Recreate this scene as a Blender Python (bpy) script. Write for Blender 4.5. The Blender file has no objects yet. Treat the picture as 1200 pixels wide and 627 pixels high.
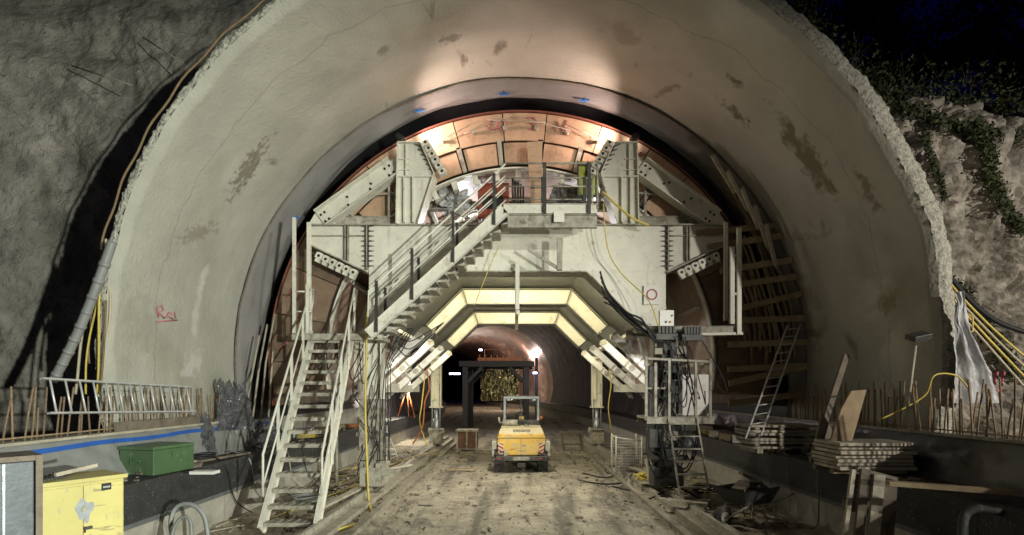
import bpy, math, random
from mathutils import Vector, Matrix, noise
random.seed(7)
R = math.radians
S = bpy.context.scene
COL = S.collection
WL = {}                      # world location of things

# ------------------------------------------------------------------ helpers
def tag(o, label=None, cat=None, group=None, kind=None):
    if label: o['label'] = label
    if cat: o['category'] = cat
    if group: o['group'] = group
    if kind: o['kind'] = kind
    return o

def thing(name, label, cat, loc, group=None):
    o = bpy.data.objects.new(name, None); COL.objects.link(o)
    o.location = loc; o.empty_display_size = 0.1
    WL[o.name] = Vector(loc)
    return tag(o, label, cat, group)

class MB:
    def __init__(s, m=None): s.v = []; s.f = []; s.sm = []; s.m = m
    def add(s, vs, fs, smooth=False):
        n = len(s.v); s.v += [(s.m @ Vector(v)) if s.m is not None else Vector(v) for v in vs]
        for f in fs: s.f.append([i + n for i in f]); s.sm.append(smooth)
        return s
    def box(s, x0, x1, y0, y1, z0, z1, m=None):
        vs = [Vector(p) for p in ((x0,y0,z0),(x1,y0,z0),(x1,y1,z0),(x0,y1,z0),(x0,y0,z1),(x1,y0,z1),(x1,y1,z1),(x0,y1,z1))]
        if m is not None: vs = [m @ v for v in vs]
        return s.add(vs, [(0,3,2,1),(4,5,6,7),(0,1,5,4),(1,2,6,5),(2,3,7,6),(3,0,4,7)])
    def beam(s, p0, p1, w, h, side=None, off=0):
        # box along p0-p1, w along 'side', h along the third axis
        p0 = Vector(p0); p1 = Vector(p1); d = (p1 - p0).normalized()
        if side is None: side = Vector((0,1,0)) if abs(d.y) < 0.8 else Vector((1,0,0))
        side = Vector(side); side = (side - d * side.dot(d)).normalized()
        up = side.cross(d)
        vs = []
        for p in (p0, p1):
            for a, b in ((-1,-1),(1,-1),(1,1),(-1,1)):
                vs.append(p + side * (a * w / 2) + up * (b * h / 2 + off))
        return s.add(vs, [(0,1,2,3),(7,6,5,4),(0,4,5,1),(1,5,6,2),(2,6,7,3),(3,7,4,0)])
    def channel(s, p0, p1, w, h, t, side=None):
        # C/I like: web (h tall, t thick) with two flanges of width w
        p0 = Vector(p0); p1 = Vector(p1); d = (p1 - p0).normalized()
        if side is None: side = Vector((0,1,0))
        side = Vector(side); side = (side - d * side.dot(d)).normalized(); up = side.cross(d)
        s.beam(p0, p1, t, h - 2*t, side)
        for k in (-1, 1):
            o = up * (k * (h - t) / 2)
            s.beam(p0 + o, p1 + o, w, t, side)
        return s
    def tube(s, pts, r, n=8, closed_ends=True, taper=None):
        pts = [Vector(p) for p in pts]; m = len(pts); prev = None; vs = []
        for i, p in enumerate(pts):
            d = (pts[min(i+1, m-1)] - pts[max(i-1, 0)])
            if d.length < 1e-9: d = Vector((0,0,1))
            d.normalize()
            if prev is None:
                a = Vector((0,0,1)) if abs(d.z) < .9 else Vector((1,0,0))
                u = d.cross(a).normalized()
            else:
                u = (prev - d * prev.dot(d)).normalized()
            prev = u; w = d.cross(u)
            rr = r if taper is None else r * (1 + (taper - 1) * i / (m - 1))
            for k in range(n):
                a = 2 * math.pi * k / n
                vs.append(p + (u * math.cos(a) + w * math.sin(a)) * rr)
        fs = []
        for i in range(m - 1):
            for k in range(n):
                fs.append((i*n+k, i*n+(k+1) % n, (i+1)*n+(k+1) % n, (i+1)*n+k))
        s.add(vs, fs, True)
        if closed_ends:
            b = len(s.v) - len(vs)
            s.f.append([b + k for k in range(n)][::-1]); s.sm.append(False)
            s.f.append([b + (m-1)*n + k for k in range(n)]); s.sm.append(False)
        return s
    def cyl(s, p0, p1, r, n=16): return s.tube([p0, p1], r, n)
    def prism(s, pts, y0, y1):
        # pts in (x,z); extruded along y
        n = len(pts)
        vs = [(x, y0, z) for x, z in pts] + [(x, y1, z) for x, z in pts]
        fs = [tuple(range(n)), tuple(range(2*n-1, n-1, -1))]
        for i in range(n):
            j = (i + 1) % n
            fs.append((i, i + n, j + n, j))
        return s.add(vs, fs)
    def arc(s, c, r0, r1, a0, a1, y0, y1, n=24):
        # ring sector in the xz plane (angles in degrees from +x, counterclockwise)
        vs = []; fs = []
        for i in range(n + 1):
            a = R(a0 + (a1 - a0) * i / n); ca, sa = math.cos(a), math.sin(a)
            for r, y in ((r0,y0),(r1,y0),(r1,y1),(r0,y1)):
                vs.append((c[0] + r*ca, y, c[1] + r*sa))
        for i in range(n):
            b = i*4
            for k in range(4):
                fs.append((b+k, b+(k+1) % 4, b+4+(k+1) % 4, b+4+k))
        fs.append((3,2,1,0)); fs.append((n*4, n*4+1, n*4+2, n*4+3))
        return s.add(vs, fs)
    def grid(s, fn, nu, nv, smooth=True):
        vs = [fn(i / nu, j / nv) for j in range(nv + 1) for i in range(nu + 1)]
        fs = [(j*(nu+1)+i, j*(nu+1)+i+1, (j+1)*(nu+1)+i+1, (j+1)*(nu+1)+i) for j in range(nv) for i in range(nu)]
        return s.add(vs, fs, smooth)
    def build(s, name, mat, parent=None, label=None, cat=None, group=None, kind=None, bevel=0, loc=None):
        me = bpy.data.meshes.new(name)
        if parent is not None: off = WL[parent.name]
        elif loc is not None: off = Vector(loc)
        else:
            xs = [v.x for v in s.v]; ys = [v.y for v in s.v]; zs = [v.z for v in s.v]
            off = Vector(((min(xs)+max(xs))/2, (min(ys)+max(ys))/2, min(zs)))
        me.from_pydata([v - off for v in s.v], [], s.f)
        me.polygons.foreach_set('use_smooth', s.sm)
        me.materials.append(M[mat] if isinstance(mat, str) else mat)
        me.validate(); me.update()
        o = bpy.data.objects.new(name, me); COL.objects.link(o)
        if parent is not None: o.parent = parent
        else: o.location = off
        WL[o.name] = off
        if bevel:
            b = o.modifiers.new('edge', 'BEVEL'); b.width = bevel; b.segments = 2; b.limit_method = 'ANGLE'
        return tag(o, label, cat, group, kind)

def part(b, name, mat, parent, **k): return b.build(name, mat, parent, **k)

def copy_tree(o, delta, label=None, parent=None):
    c = o.copy(); COL.objects.link(c); c.parent = parent
    if parent is None:
        c.location = o.location + Vector(delta); WL[c.name] = c.location.copy()
        if label: c['label'] = label
    for ch in list(o.children): copy_tree(ch, delta, None, c)
    return c

F = 600.0
def P(px, py, Y): return Vector(((px - 604) * Y / F, Y, 2.6 - (py - 458) * Y / F))
def nz(x, y=0, z=0, s=1): return noise.noise(Vector((x*s, y*s, z*s)))
def fb(x, y, z, s=1, o=4): return noise.fractal(Vector((x*s, y*s, z*s)), 1.0, 2.0, o)

def hose(label, pts, r, mat_, name='hose', cat='hose', group=None, sm=6):
    pts = [Vector(p) for p in pts]
    out = []
    n = len(pts)
    for i in range(n - 1):
        a, b_, c, d = pts[max(i-1,0)], pts[i], pts[i+1], pts[min(i+2,n-1)]
        for k in range(sm):
            t = k/sm
            out.append(.5*((2*b_) + (c - a)*t + (2*a - 5*b_ + 4*c - d)*t*t + (3*b_ - a - 3*c + d)*t**3))
    out.append(pts[-1])
    b = MB(); b.tube(out, r, 6); return b.build(name, mat_, label=label, cat=cat, group=group)

# ------------------------------------------------------------------ materials
M = {}
def mat(name, c, rough=.7, metal=0, var=.25, vs=3, bump=.2, bs=25, dirt=None, dirt_amt=.5, ds=2.5, spec=.5, c2=None, rnd=.1, detail=8, alpha=None, trans=0, coat=0):
    m = bpy.data.materials.new(name); m.use_nodes = True
    nt = m.node_tree; N = nt.nodes; L = nt.links
    b = N['Principled BSDF']
    tc = N.new('ShaderNodeTexCoord')
    n1 = N.new('ShaderNodeTexNoise'); n1.inputs['Scale'].default_value = vs; n1.inputs['Detail'].default_value = detail; n1.inputs['Roughness'].default_value = .62
    L.new(tc.outputs['Object'], n1.inputs['Vector'])
    r = N.new('ShaderNodeValToRGB'); L.new(n1.outputs['Fac'], r.inputs['Fac'])
    r.color_ramp.elements[0].position = .3; r.color_ramp.elements[1].position = .7
    if c2 is None: c2 = [x * (1 - var) for x in c]
    r.color_ramp.elements[0].color = (*c2[:3], 1); r.color_ramp.elements[1].color = (*[min(1, x * (1 + var*.4)) for x in c[:3]], 1)
    out = r.outputs['Color']
    if dirt:
        n2 = N.new('ShaderNodeTexNoise'); n2.inputs['Scale'].default_value = ds; n2.inputs['Detail'].default_value = 10; n2.inputs['Roughness'].default_value = .7
        mp = N.new('ShaderNodeMapping'); mp.inputs['Location'].default_value = (3.1, 7.7, 1.3)
        L.new(tc.outputs['Object'], mp.inputs['Vector']); L.new(mp.outputs['Vector'], n2.inputs['Vector'])
        r2 = N.new('ShaderNodeValToRGB'); L.new(n2.outputs['Fac'], r2.inputs['Fac'])
        r2.color_ramp.elements[0].position = .62 - .22 * dirt_amt; r2.color_ramp.elements[1].position = .78 - .18 * dirt_amt
        mx = N.new('ShaderNodeMix'); mx.data_type = 'RGBA'
        L.new(r2.outputs['Color'], mx.inputs[0]); L.new(out, mx.inputs[6]); mx.inputs[7].default_value = (*dirt, 1)
        out = mx.outputs[2]
    if rnd:
        oi = N.new('ShaderNodeObjectInfo'); mr = N.new('ShaderNodeMapRange')
        mr.inputs[3].default_value = 1 - rnd; mr.inputs[4].default_value = 1 + rnd
        L.new(oi.outputs['Random'], mr.inputs[0])
        h = N.new('ShaderNodeHueSaturation'); L.new(mr.outputs[0], h.inputs['Value']); L.new(out, h.inputs['Color']); out = h.outputs['Color']
    L.new(out, b.inputs['Base Color'])
    b.inputs['Roughness'].default_value = rough; b.inputs['Metallic'].default_value = metal
    b.inputs['Specular IOR Level'].default_value = spec
    if trans: b.inputs['Transmission Weight'].default_value = trans
    if alpha is not None: b.inputs['Alpha'].default_value = alpha
    if bump:
        n3 = N.new('ShaderNodeTexNoise'); n3.inputs['Scale'].default_value = bs; n3.inputs['Detail'].default_value = 6
        L.new(tc.outputs['Object'], n3.inputs['Vector'])
        bp = N.new('ShaderNodeBump'); bp.inputs['Strength'].default_value = bump; bp.inputs['Distance'].default_value = .03
        L.new(n3.outputs['Fac'], bp.inputs['Height']); L.new(bp.outputs['Normal'], b.inputs['Normal'])
    M[name] = m; return m

def add_streaks(m, scale, col, lo, hi, amt=1.0, rot=(0,0,0), detail=6, dist=0):
    """extra masked colour over a material, its own stretched noise"""
    nt = m.node_tree; N = nt.nodes; L = nt.links; b = N['Principled BSDF']
    src = b.inputs['Base Color'].links[0].from_socket
    tc = N.new('ShaderNodeTexCoord'); mp = N.new('ShaderNodeMapping'); mp.inputs['Scale'].default_value = scale; mp.inputs['Rotation'].default_value = rot
    n = N.new('ShaderNodeTexNoise'); n.inputs['Scale'].default_value = 1; n.inputs['Detail'].default_value = detail; n.inputs['Distortion'].default_value = dist
    L.new(tc.outputs['Object'], mp.inputs['Vector']); L.new(mp.outputs['Vector'], n.inputs['Vector'])
    r = N.new('ShaderNodeMapRange'); r.inputs[1].default_value = lo; r.inputs[2].default_value = hi; r.inputs[4].default_value = amt
    L.new(n.outputs['Fac'], r.inputs[0])
    mx = N.new('ShaderNodeMix'); mx.data_type = 'RGBA'; L.new(r.outputs[0], mx.inputs[0]); L.new(src, mx.inputs[6]); mx.inputs[7].default_value = (*col, 1)
    L.new(mx.outputs[2], b.inputs['Base Color'])

def emis(name, c, s):
    m = bpy.data.materials.new(name); m.use_nodes = True; b = m.node_tree.nodes['Principled BSDF']
    b.inputs['Base Color'].default_value = (*c, 1); b.inputs['Emission Color'].default_value = (*c, 1); b.inputs['Emission Strength'].default_value = s
    M[name] = m

m = mat('shotcrete', (.43,.425,.365), .85, var=.14, vs=.7, bump=.55, bs=16, rnd=0, c2=(.34,.335,.285))
add_streaks(m, (.25,.5,.25), (.21,.175,.10), .55, .75, .55, detail=7)
add_streaks(m, (1.6,.5,.55), (.12,.11,.08), .66, .72, .75, detail=5, dist=.6)
add_streaks(m, (.13,.6,.13), (.52,.51,.46), .58, .70, .4, detail=6)
mat('shotcrete_edge', (.46,.45,.38), .95, var=.5, vs=22, bump=1, bs=30, rnd=0, detail=3, dirt=(.12,.11,.09), dirt_amt=.2, ds=9)
m = mat('rock_spray', (.37,.35,.30), .9, var=.5, vs=1.3, bump=1, bs=26, rnd=0, dirt=(.10,.105,.085), dirt_amt=.35, ds=.7)
add_streaks(m, (.9,.9,.3), (.07,.07,.055), .58, .68, .6, detail=9)
add_streaks(m, (7,7,7), (.12,.115,.095), .60, .66, .7, detail=10, dist=1)
add_streaks(m, (1.2,1.2,.25), (.36,.35,.31), .60, .70, .5, detail=9)
m = mat('rock', (.44,.40,.34), .9, var=.55, vs=1.8, bump=1, bs=11, rnd=0, dirt=(.13,.11,.08), dirt_amt=.55, ds=1.3)
add_streaks(m, (.6,.6,2.5), (.10,.085,.06), .55, .66, .6, detail=9)
m = mat('floor', (.42,.375,.285), .85, var=.45, vs=1.1, bump=1, bs=14, rnd=0, dirt=(.13,.12,.10), dirt_amt=.5, ds=1.8)
add_streaks(m, (1.7,.16,1), (.085,.075,.058), .52, .64, .75, detail=9)
add_streaks(m, (14,4,1), (.10,.09,.075), .58, .66, .6, detail=4)
add_streaks(m, (6,5,1), (.50,.46,.36), .58, .68, .6, detail=5)
m = mat('concrete', (.42,.40,.34), .85, var=.25, vs=2, bump=.3, bs=20, rnd=0, dirt=(.24,.22,.17), dirt_amt=.5, ds=1.2)
m = mat('coating', (.040,.040,.042), .62, var=.3, vs=4, bump=.7, bs=40, rnd=0, dirt=(.13,.125,.11), dirt_amt=.15, ds=6)
add_streaks(m, (30,30,30), (.22,.21,.18), .66, .69, .8, detail=2)
mat('coating_edge', (.13,.14,.135), .8, var=.2, bump=.3)
mat('fabric', (.21,.20,.19), .8, var=.2, vs=1.2, bump=.15, bs=60, rnd=0, dirt=(.24,.21,.20), dirt_amt=.3)
mat('film', (.27,.28,.27), .35, var=.2, vs=2, bump=.35, bs=5, rnd=0, spec=.6)
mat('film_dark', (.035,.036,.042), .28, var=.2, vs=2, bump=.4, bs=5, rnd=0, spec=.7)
mat('membrane_black', (.018,.018,.02), .55, var=.3, bump=.3, rnd=0)
mat('film_clear', (.42,.43,.43), .42, var=.25, vs=4, bump=.35, bs=6, rnd=0, spec=.5, dirt=(.26,.24,.2), dirt_amt=.3)
mat('film_crumpled', (.12,.12,.135), .16, var=.6, vs=7, bump=.5, bs=9, rnd=0, spec=1, alpha=.9)
mat('blue_tape', (.03,.13,.50), .5, var=.15, bump=.1)
mat('steel', (.70,.685,.59), .5, var=.14, vs=2.5, bump=.08, bs=30, dirt=(.34,.29,.21), dirt_amt=.24, ds=3.5, rnd=.05)
add_streaks(M['steel'], (6,6,.8), (.34,.26,.17), .60, .74, .5, detail=8)
add_streaks(M['steel'], (16,16,16), (.50,.48,.42), .62, .67, .5, detail=2)
mat('steel_yellow_lit', (.64,.61,.47), .5, var=.12, vs=2.5, bump=.08, bs=30, dirt=(.30,.26,.15), dirt_amt=.3, ds=3.5, rnd=.04)  # cream steel carrying some yellow lamp light in its colour
mat('steel_dirty', (.42,.40,.33), .6, var=.4, vs=6, bump=.25, bs=40, dirt=(.16,.12,.08), dirt_amt=.6, ds=6)
mat('steel_dark', (.05,.05,.048), .5, var=.4, vs=6, bump=.2, bs=40, dirt=(.14,.11,.08), dirt_amt=.3)
mat('plate_dark', (.06,.06,.05), .7, var=.3, vs=2, bump=.1, dirt=(.08,.075,.06), dirt_amt=.4)
mat('steel_olive_shade', (.13,.125,.09), .6, var=.25, vs=3, bump=.1, dirt=(.15,.13,.08), dirt_amt=.3)  # flange steel darkened, underside shade in the colour so the webs stand out
mat('strut_paint', (.72,.71,.66), .45, var=.15, vs=5, bump=.1, bs=30, dirt=(.33,.25,.17), dirt_amt=.4, ds=5)
mat('skin_steel', (.46,.32,.26), .45, var=.3, vs=3, bump=.1, bs=20, dirt=(.20,.14,.11), dirt_amt=.4, ds=2)
mat('skin_edge', (.17,.06,.04), .5, var=.2, bump=.1)
mat('plywood', (.56,.37,.24), .65, var=.2, vs=2.5, bump=.1, bs=30, dirt=(.30,.18,.11), dirt_amt=.4, ds=2, rnd=.15)
add_streaks(M['plywood'], (3,3,22), (.36,.21,.13), .56, .72, .5, detail=5, dist=.4)
mat('timber', (.30,.23,.135), .8, var=.35, vs=4, bump=.3, bs=40, dirt=(.18,.14,.09), dirt_amt=.4, ds=3, rnd=.25)
mat('plywood_shaded', (.20,.135,.09), .7, var=.35, vs=2.5, bump=.1, bs=30, dirt=(.10,.07,.05), dirt_amt=.4, ds=2, rnd=.2)  # plywood with the shade on the arch sides put into its colour
mat('timber_old', (.20,.165,.125), .85, var=.4, vs=4, bump=.3, bs=40, dirt=(.08,.07,.06), dirt_amt=.4, ds=3, rnd=.25)
mat('timber_pale', (.46,.42,.33), .8, var=.3, vs=4, bump=.3, bs=40, dirt=(.22,.19,.14), dirt_amt=.4, ds=3, rnd=.15)
mat('rust', (.30,.21,.13), .8, var=.4, vs=20, bump=.5, bs=120, dirt=(.28,.22,.15), dirt_amt=.3, rnd=.3)
mat('loader_yellow', (.60,.37,.06), .5, var=.14, vs=3, bump=.06, bs=20, dirt=(.42,.34,.20), dirt_amt=.75, ds=4, coat=.2)
mat('cabinet_yellow', (.60,.54,.20), .5, var=.1, vs=3, bump=.06, bs=15, dirt=(.42,.38,.22), dirt_amt=.25, ds=5)
mat('cream_dust', (.60,.52,.34), .7, var=.2, vs=8, bump=.1, bs=30)
add_streaks(M['cabinet_yellow'], (3,3,14), (.30,.25,.14), .64, .68, .8, detail=6, dist=1)
add_streaks(M['cabinet_yellow'], (22,22,5), (.38,.36,.28), .66, .70, .6, detail=3)
mat('green_paint', (.075,.145,.065), .45, var=.2, vs=3, bump=.06, bs=25, dirt=(.20,.24,.15), dirt_amt=.2, ds=6)
add_streaks(M['green_paint'], (9,9,9), (.28,.28,.22), .64, .70, .6, detail=8)
mat('maroon', (.055,.04,.045), .5, var=.2, bump=.1)
mat('brown_box', (.16,.085,.055), .6, var=.35, bump=.2, dirt=(.25,.18,.12), dirt_amt=.35)
mat('red_box', (.28,.06,.03), .5, var=.2, bump=.1, dirt=(.2,.08,.05), dirt_amt=.3)
mat('lime', (.42,.50,.09), .5, var=.2, bump=.1, dirt=(.5,.45,.3), dirt_amt=.2)
mat('rubber', (.025,.025,.025), .7, var=.3, bump=.3, dirt=(.16,.14,.11), dirt_amt=.4, ds=4)
mat('hose_black', (.018,.018,.02), .65, var=.2, bump=.1)
mat('hose_yellow', (.60,.48,.10), .5, var=.2, bump=.1, vs=6)
mat('hose_brown', (.22,.155,.08), .7, var=.3, bump=.4, vs=8)
mat('hose_pale', (.48,.42,.30), .6, var=.25, bump=.2)
mat('hose_grey', (.26,.27,.26), .5, var=.2, bump=.15)
mat('orange', (.42,.13,.045), .5, var=.2, bump=.1)
mat('alu', (.62,.62,.62), .4, .35, var=.15, bump=.1, dirt=(.35,.33,.28), dirt_amt=.35)
mat('galv', (.42,.45,.47), .42, .6, var=.25, vs=6, bump=.1, dirt=(.30,.32,.33), dirt_amt=.35)
mat('glass', (.08,.10,.11), .08, spec=1, bump=0, var=.1)
mat('white', (.75,.74,.70), .5, var=.08, bump=.05, dirt=(.5,.46,.38), dirt_amt=.25)
mat('pink', (.58,.17,.22), .6, var=.2, bump=0, rnd=0)
mat('blue_paint', (.04,.22,.65), .6, var=.2, bump=0, rnd=0)
mat('red_paint', (.33,.05,.045), .5, var=.1, bump=0, rnd=0)
mat('black', (.012,.012,.012), .6, bump=0)
mat('leaf', (.060,.085,.028), .7, var=.5, vs=1.5, bump=0, rnd=.3)
mat('leaf_ivy', (.045,.06,.018), .7, var=.6, vs=2.5, bump=0, rnd=.2)
mat('bark', (.08,.065,.045), .9, var=.4, bump=.6)
mat('soil', (.10,.085,.06), .95, var=.4, bump=.8, rnd=0)
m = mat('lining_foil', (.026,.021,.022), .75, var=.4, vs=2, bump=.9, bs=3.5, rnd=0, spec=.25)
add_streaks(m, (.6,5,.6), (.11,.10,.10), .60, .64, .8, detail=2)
m = mat('lining_brown', (.26,.165,.13), .45, var=.4, vs=1, bump=.6, bs=4, rnd=0)
add_streaks(m, (1.2,.25,1.2), (.42,.33,.26), .60, .63, .9, detail=3)
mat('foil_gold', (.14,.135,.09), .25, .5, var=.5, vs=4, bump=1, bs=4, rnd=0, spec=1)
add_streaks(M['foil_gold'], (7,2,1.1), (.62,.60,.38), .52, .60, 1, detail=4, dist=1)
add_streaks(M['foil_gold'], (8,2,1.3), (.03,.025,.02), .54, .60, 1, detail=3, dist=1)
mat('sleeper', (.33,.30,.235), .85, var=.35, vs=4, bump=.4, bs=25, rnd=.1, dirt=(.14,.12,.09), dirt_amt=.4)
mat('mud', (.24,.215,.165), .95, var=.4, bump=.9, rnd=0)
emis('lamp_warm', (1,.80,.55), 14); emis('lamp_white', (1,.95,.9), 30); emis('lamp_violet', (.72,.65,1), 12); emis('lamp_yellow', (1,.83,.42), 3.0)

# ------------------------------------------------------------------ constants
TC = (0.13, 3.35)          # tunnel centre x,z
RI = 7.3                   # inner radius of the sprayed vault
YP = 9.0                   # portal plane

# ================================================================== SETTING
b = MB(); b.grid(lambda u, v: Vector((-70 + 140*u, -30 + 190*v, 0.02*fb((-70+140*u), (-30+190*v), 0, .8) if abs(-70+140*u) < 8 else -.0)), 240, 300)
b.build('ground', 'floor', kind='structure')

def bend(y):
    return 0 if y < 27 else -((y - 27) ** 2) / 450.0

# benches left and right (structure: floor edges)
for sgn, nm in ((-1, 'bench_left'), (1, 'bench_right')):
    XI, XO = 5.8, 7.0
    ys = [2 + i * 2.2 for i in range(45)]
    b = MB(); c = MB(); e = MB()
    for i in range(len(ys) - 1):
        y0, y1 = ys[i], ys[i+1] - (.012 if ys[i] < 26 else 0)
        d0, d1 = bend(y0), bend(y1)
        def q(x, y, z, d): return Vector((sgn * x + d, y, z))
        def hexa(m, x0, x1, z0, z1):
            vs = [q(x0,y0,z0,d0), q(x1,y0,z0,d0), q(x1,y1,z0,d1), q(x0,y1,z0,d1), q(x0,y0,z1,d0), q(x1,y0,z1,d0), q(x1,y1,z1,d1), q(x0,y1,z1,d1)]
            fs = [(0,3,2,1),(4,5,6,7),(0,1,5,4),(1,2,6,5),(2,3,7,6),(3,0,4,7)]
            if sgn < 0: fs = [f[::-1] for f in fs]
            m.add(vs, fs)
        hexa(b, 5.8, 7.9, -.1, .52)
        hexa(c, 5.775, 7.9, .60, 1.2)
        hexa(e, 5.79, 7.9, .52, .60)
    root = thing('concrete_bench', ('low concrete side wall with black coated top along the stairs side' if sgn < 0 else 'low concrete side wall with black coated top under the board stacks'), 'wall', (sgn*6.8, 10, 0), 'side walls along the tunnel floor')
    b.build('base', 'concrete', root); c.build('coating', 'coating', root); e.build('coating_edge', 'coating_edge', root)

# upstand walls that carry the vault, wrapped in film
for sgn in (-1, 1):
    left = sgn < 0
    root = thing('footing_wall', ('narrow concrete footing wall wrapped in grey film with blue tape' if left else 'narrow concrete footing wall behind dark plastic film'), 'wall', (sgn*7.4, 9, 1.2), 'footing walls under the vault')
    XF = 6.74 if left else 6.98
    w = MB()
    def q(x, y, z): return Vector((sgn*x + bend(y), y, z))
    f = MB()
    def fn(u, v):
        y = 3 + (11.5 if left else 22)*u
        wr = .045 * fb(y*1.2, v*1.0, 3+sgn, 1.3) + .02*math.sin(y*9 + 3*math.sin(v*4+y)) * nz(y*.7, v*2, 5)
        x = XF - .32*(1 - v)**1.7 + wr*(.25 + v*(1-v)*3)
        return Vector((sgn*x, y, 1.205 + .64*v))
    f.grid(fn, 420, 16)
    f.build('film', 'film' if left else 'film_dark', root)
    w.box(min(sgn*(XF+.06), sgn*7.9), max(sgn*(XF+.06), sgn*7.9), 2.5, 26, 1.0, 1.86)
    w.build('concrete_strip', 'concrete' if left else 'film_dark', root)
    t = MB()
    if left:
        t.grid(lambda u, v: fn(u*.97, .80 + .11*v + .02*math.sin(u*30)) + Vector((.012, 0, 0)), 300, 2)
        t.build('tape', 'blue_tape', root)
    else:
        t.box(6.97, 7.05, 3, 20, 1.862, 1.91); t.build('timber_edge', 'steel_dirty', root)
    if left:
        k = MB(); k.box(-6.98, -6.74, 5, 12.5, 1.862, 1.90); k.build('edge_board', 'timber_pale', root)

# vault (sprayed concrete) -------------------------------------------------
A0, A1 = -12.5, 192.5
def vault_pt(a, y, r, amp=1.0):
    ar = R(a)
    n = .05*fb(math.cos(ar)*6, y, math.sin(ar)*6, .35, 3) + .012*fb(math.cos(ar)*7, y, math.sin(ar)*7, 2.2, 3)
    rr = r + amp*n
    return Vector((TC[0] + rr*math.cos(ar) + bend(y), y, TC[1] + rr*math.sin(ar)))
NA = 300
def ring_y(a): return YP + .05*fb(a*.09, 0, 1, 1.5, 4) + .02*nz(a*2.3, 2)
vault = thing('tunnel_vault', 'huge sprayed concrete arch vault framing the tunnel mouth', 'tunnel vault', (TC[0], YP, 1.85))
b = MB()
def fn(u, v):
    a = A0 + (A1 - A0)*u
    y = ring_y(a) + 4.9*v**1.1
    return vault_pt(a, y, RI + .10*max(0, 1 - v*25))
b.grid(lambda u, v: fn(1-u, v), NA, 110)
b.build('inner_face', 'shotcrete', vault)
b = MB(); b.grid(lambda u, v: vault_pt(A1 - (A1-A0)*u, 13.55 + 12.6*v, RI - .10*min(1, v*30) - .03*abs(math.sin(u*70)), .6), 260, 40)
b.build('black_membrane', 'membrane_black', vault)  # dark membrane starts this far forward to put shade into the fabric gap
b = MB()   # outer face and ragged front edge
def edge(u, v):
    a = A0 + (A1 - A0)*u
    y = ring_y(a); th = .26 if a < 80 else max(.12, .26 - (a - 80)*.004); r = RI + .10 + th*v
    lump = .03*fb(a*.5, v*3, 2, 2.3, 3)
    p = vault_pt(a, y, r + (.05*fb(a*.25, 3, 7, 1.2, 4) if v > .5 else 0))
    p.y += -.03*math.sin(math.pi*v) + lump
    return p
b.grid(edge, 900, 8)
b.build('front_edge', 'shotcrete_edge', vault)
b = MB()
b.grid(lambda u, v: vault_pt(A0 + (A1-A0)*u, ring_y(A0 + (A1-A0)*u) + 9*v, RI + .10 + (.26 if A0+(A1-A0)*u < 80 else max(.12, .26 - (A0+(A1-A0)*u - 80)*.004)) + (.05*fb((A0+(A1-A0)*u)*.25, 3, 7, 1.2, 4)) * (1 if v == 0 else .3)), 300, 12)
b.build('outer_face', 'shotcrete_edge', vault)

# cold inner tunnel beyond the traveller
Y_A, Y_B = 26, 62
b = MB()
def fn(u, v):
    a = 206 - 232*u; y = Y_A + (Y_B - Y_A)*v; ar = R(a)
    r = 7.1 + .03*fb(math.cos(ar)*9, y, math.sin(ar)*9, .8, 3) + .03*abs(math.sin(y*1.3))
    return Vector((TC[0] + bend(y) + r*math.cos(ar), y, TC[1] + r*math.sin(ar)))
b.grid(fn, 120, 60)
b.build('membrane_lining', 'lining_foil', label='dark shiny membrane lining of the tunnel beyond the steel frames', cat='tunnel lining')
Y_A, Y_B = 62, 104
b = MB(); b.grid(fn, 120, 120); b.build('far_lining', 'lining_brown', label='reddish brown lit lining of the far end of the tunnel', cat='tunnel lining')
b = MB(); b.box(-70, -20, 103, 104, -1, 20); b.build('tunnel_end', 'black', kind='structure')

# rock faces -----------------------------------------------------------------
def rock_left(u, v):
    a = R(92 + 108*u); r = 7.55 + 22*v**1.2
    x = TC[0] + r*math.cos(a); z = TC[1] + r*math.sin(a)
    n = .9*fb(x, 0, z, .16, 3) + .22*fb(x, 3, z, .7, 4) + .05*fb(x, 5, z, 2.6, 3)
    crag = .10*abs(fb(x, 21, z, 1.1, 5)) + .035*abs(fb(x, 31, z*.6, 3.5, 4)) + .012*nz(x*9, z*9)
    y = 13.4 + n*.5 + crag - .30*max(0, -x - 12)
    # wavy overhang ribs near the top
    y += .06*math.sin(z*5 + 2*nz(x*.6, z)) * max(0, min(1, (z - 9)/3))
    return Vector((x, y, z))
b = MB(); b.grid(rock_left, 340, 320, False)
b.build('rock_face', 'rock_spray', kind='structure')
def ztop(x): return 9.6 + (-.32*(x - 8.5) if x > 8.5 else .75*(8.5 - x)) + .5*nz(x*.9, 3)
def rock_right(u, v):
    a = R(88 - 112*u); r = 7.6 + 24*v**1.25
    x = TC[0] + r*math.cos(a); z = TC[1] + r*math.sin(a)
    cell = noise.cell_vector(Vector((x*1.1 + .4*nz(z,1), 0, z*.9))) 
    n = .8*fb(x, 9, z, .22, 3) + .45*abs(fb(x, 13, z, .8, 4)) + .12*fb(x, 7, z, 3, 4) + .16*abs(fb(x*1.6, 17, z*.7, 2.2, 5))
    vo = noise.voronoi(Vector((x*.8 + .5*nz(z,4), 2, z*.55)))[0]; v2 = noise.voronoi(Vector((x*2.6 + .4*nz(z,14), 5, z*1.5)))[0]; n += .17*v2[0] - .10*min(1, (v2[1]-v2[0])*4)
    y = 11.6 + n + .35*min(1, vo[1]-vo[0])*-1 + .4*vo[0] - .16*max(0, x - 9)
    zt = ztop(x)
    if z > zt:
        e = z - zt; z = zt + e*.38 + .15*fb(x, e, 4, .8); y += e*1.0
    return Vector((x, y, z))
b = MB(); b.grid(lambda u, v: rock_right(u, v), 330, 360, smooth=False)
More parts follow.
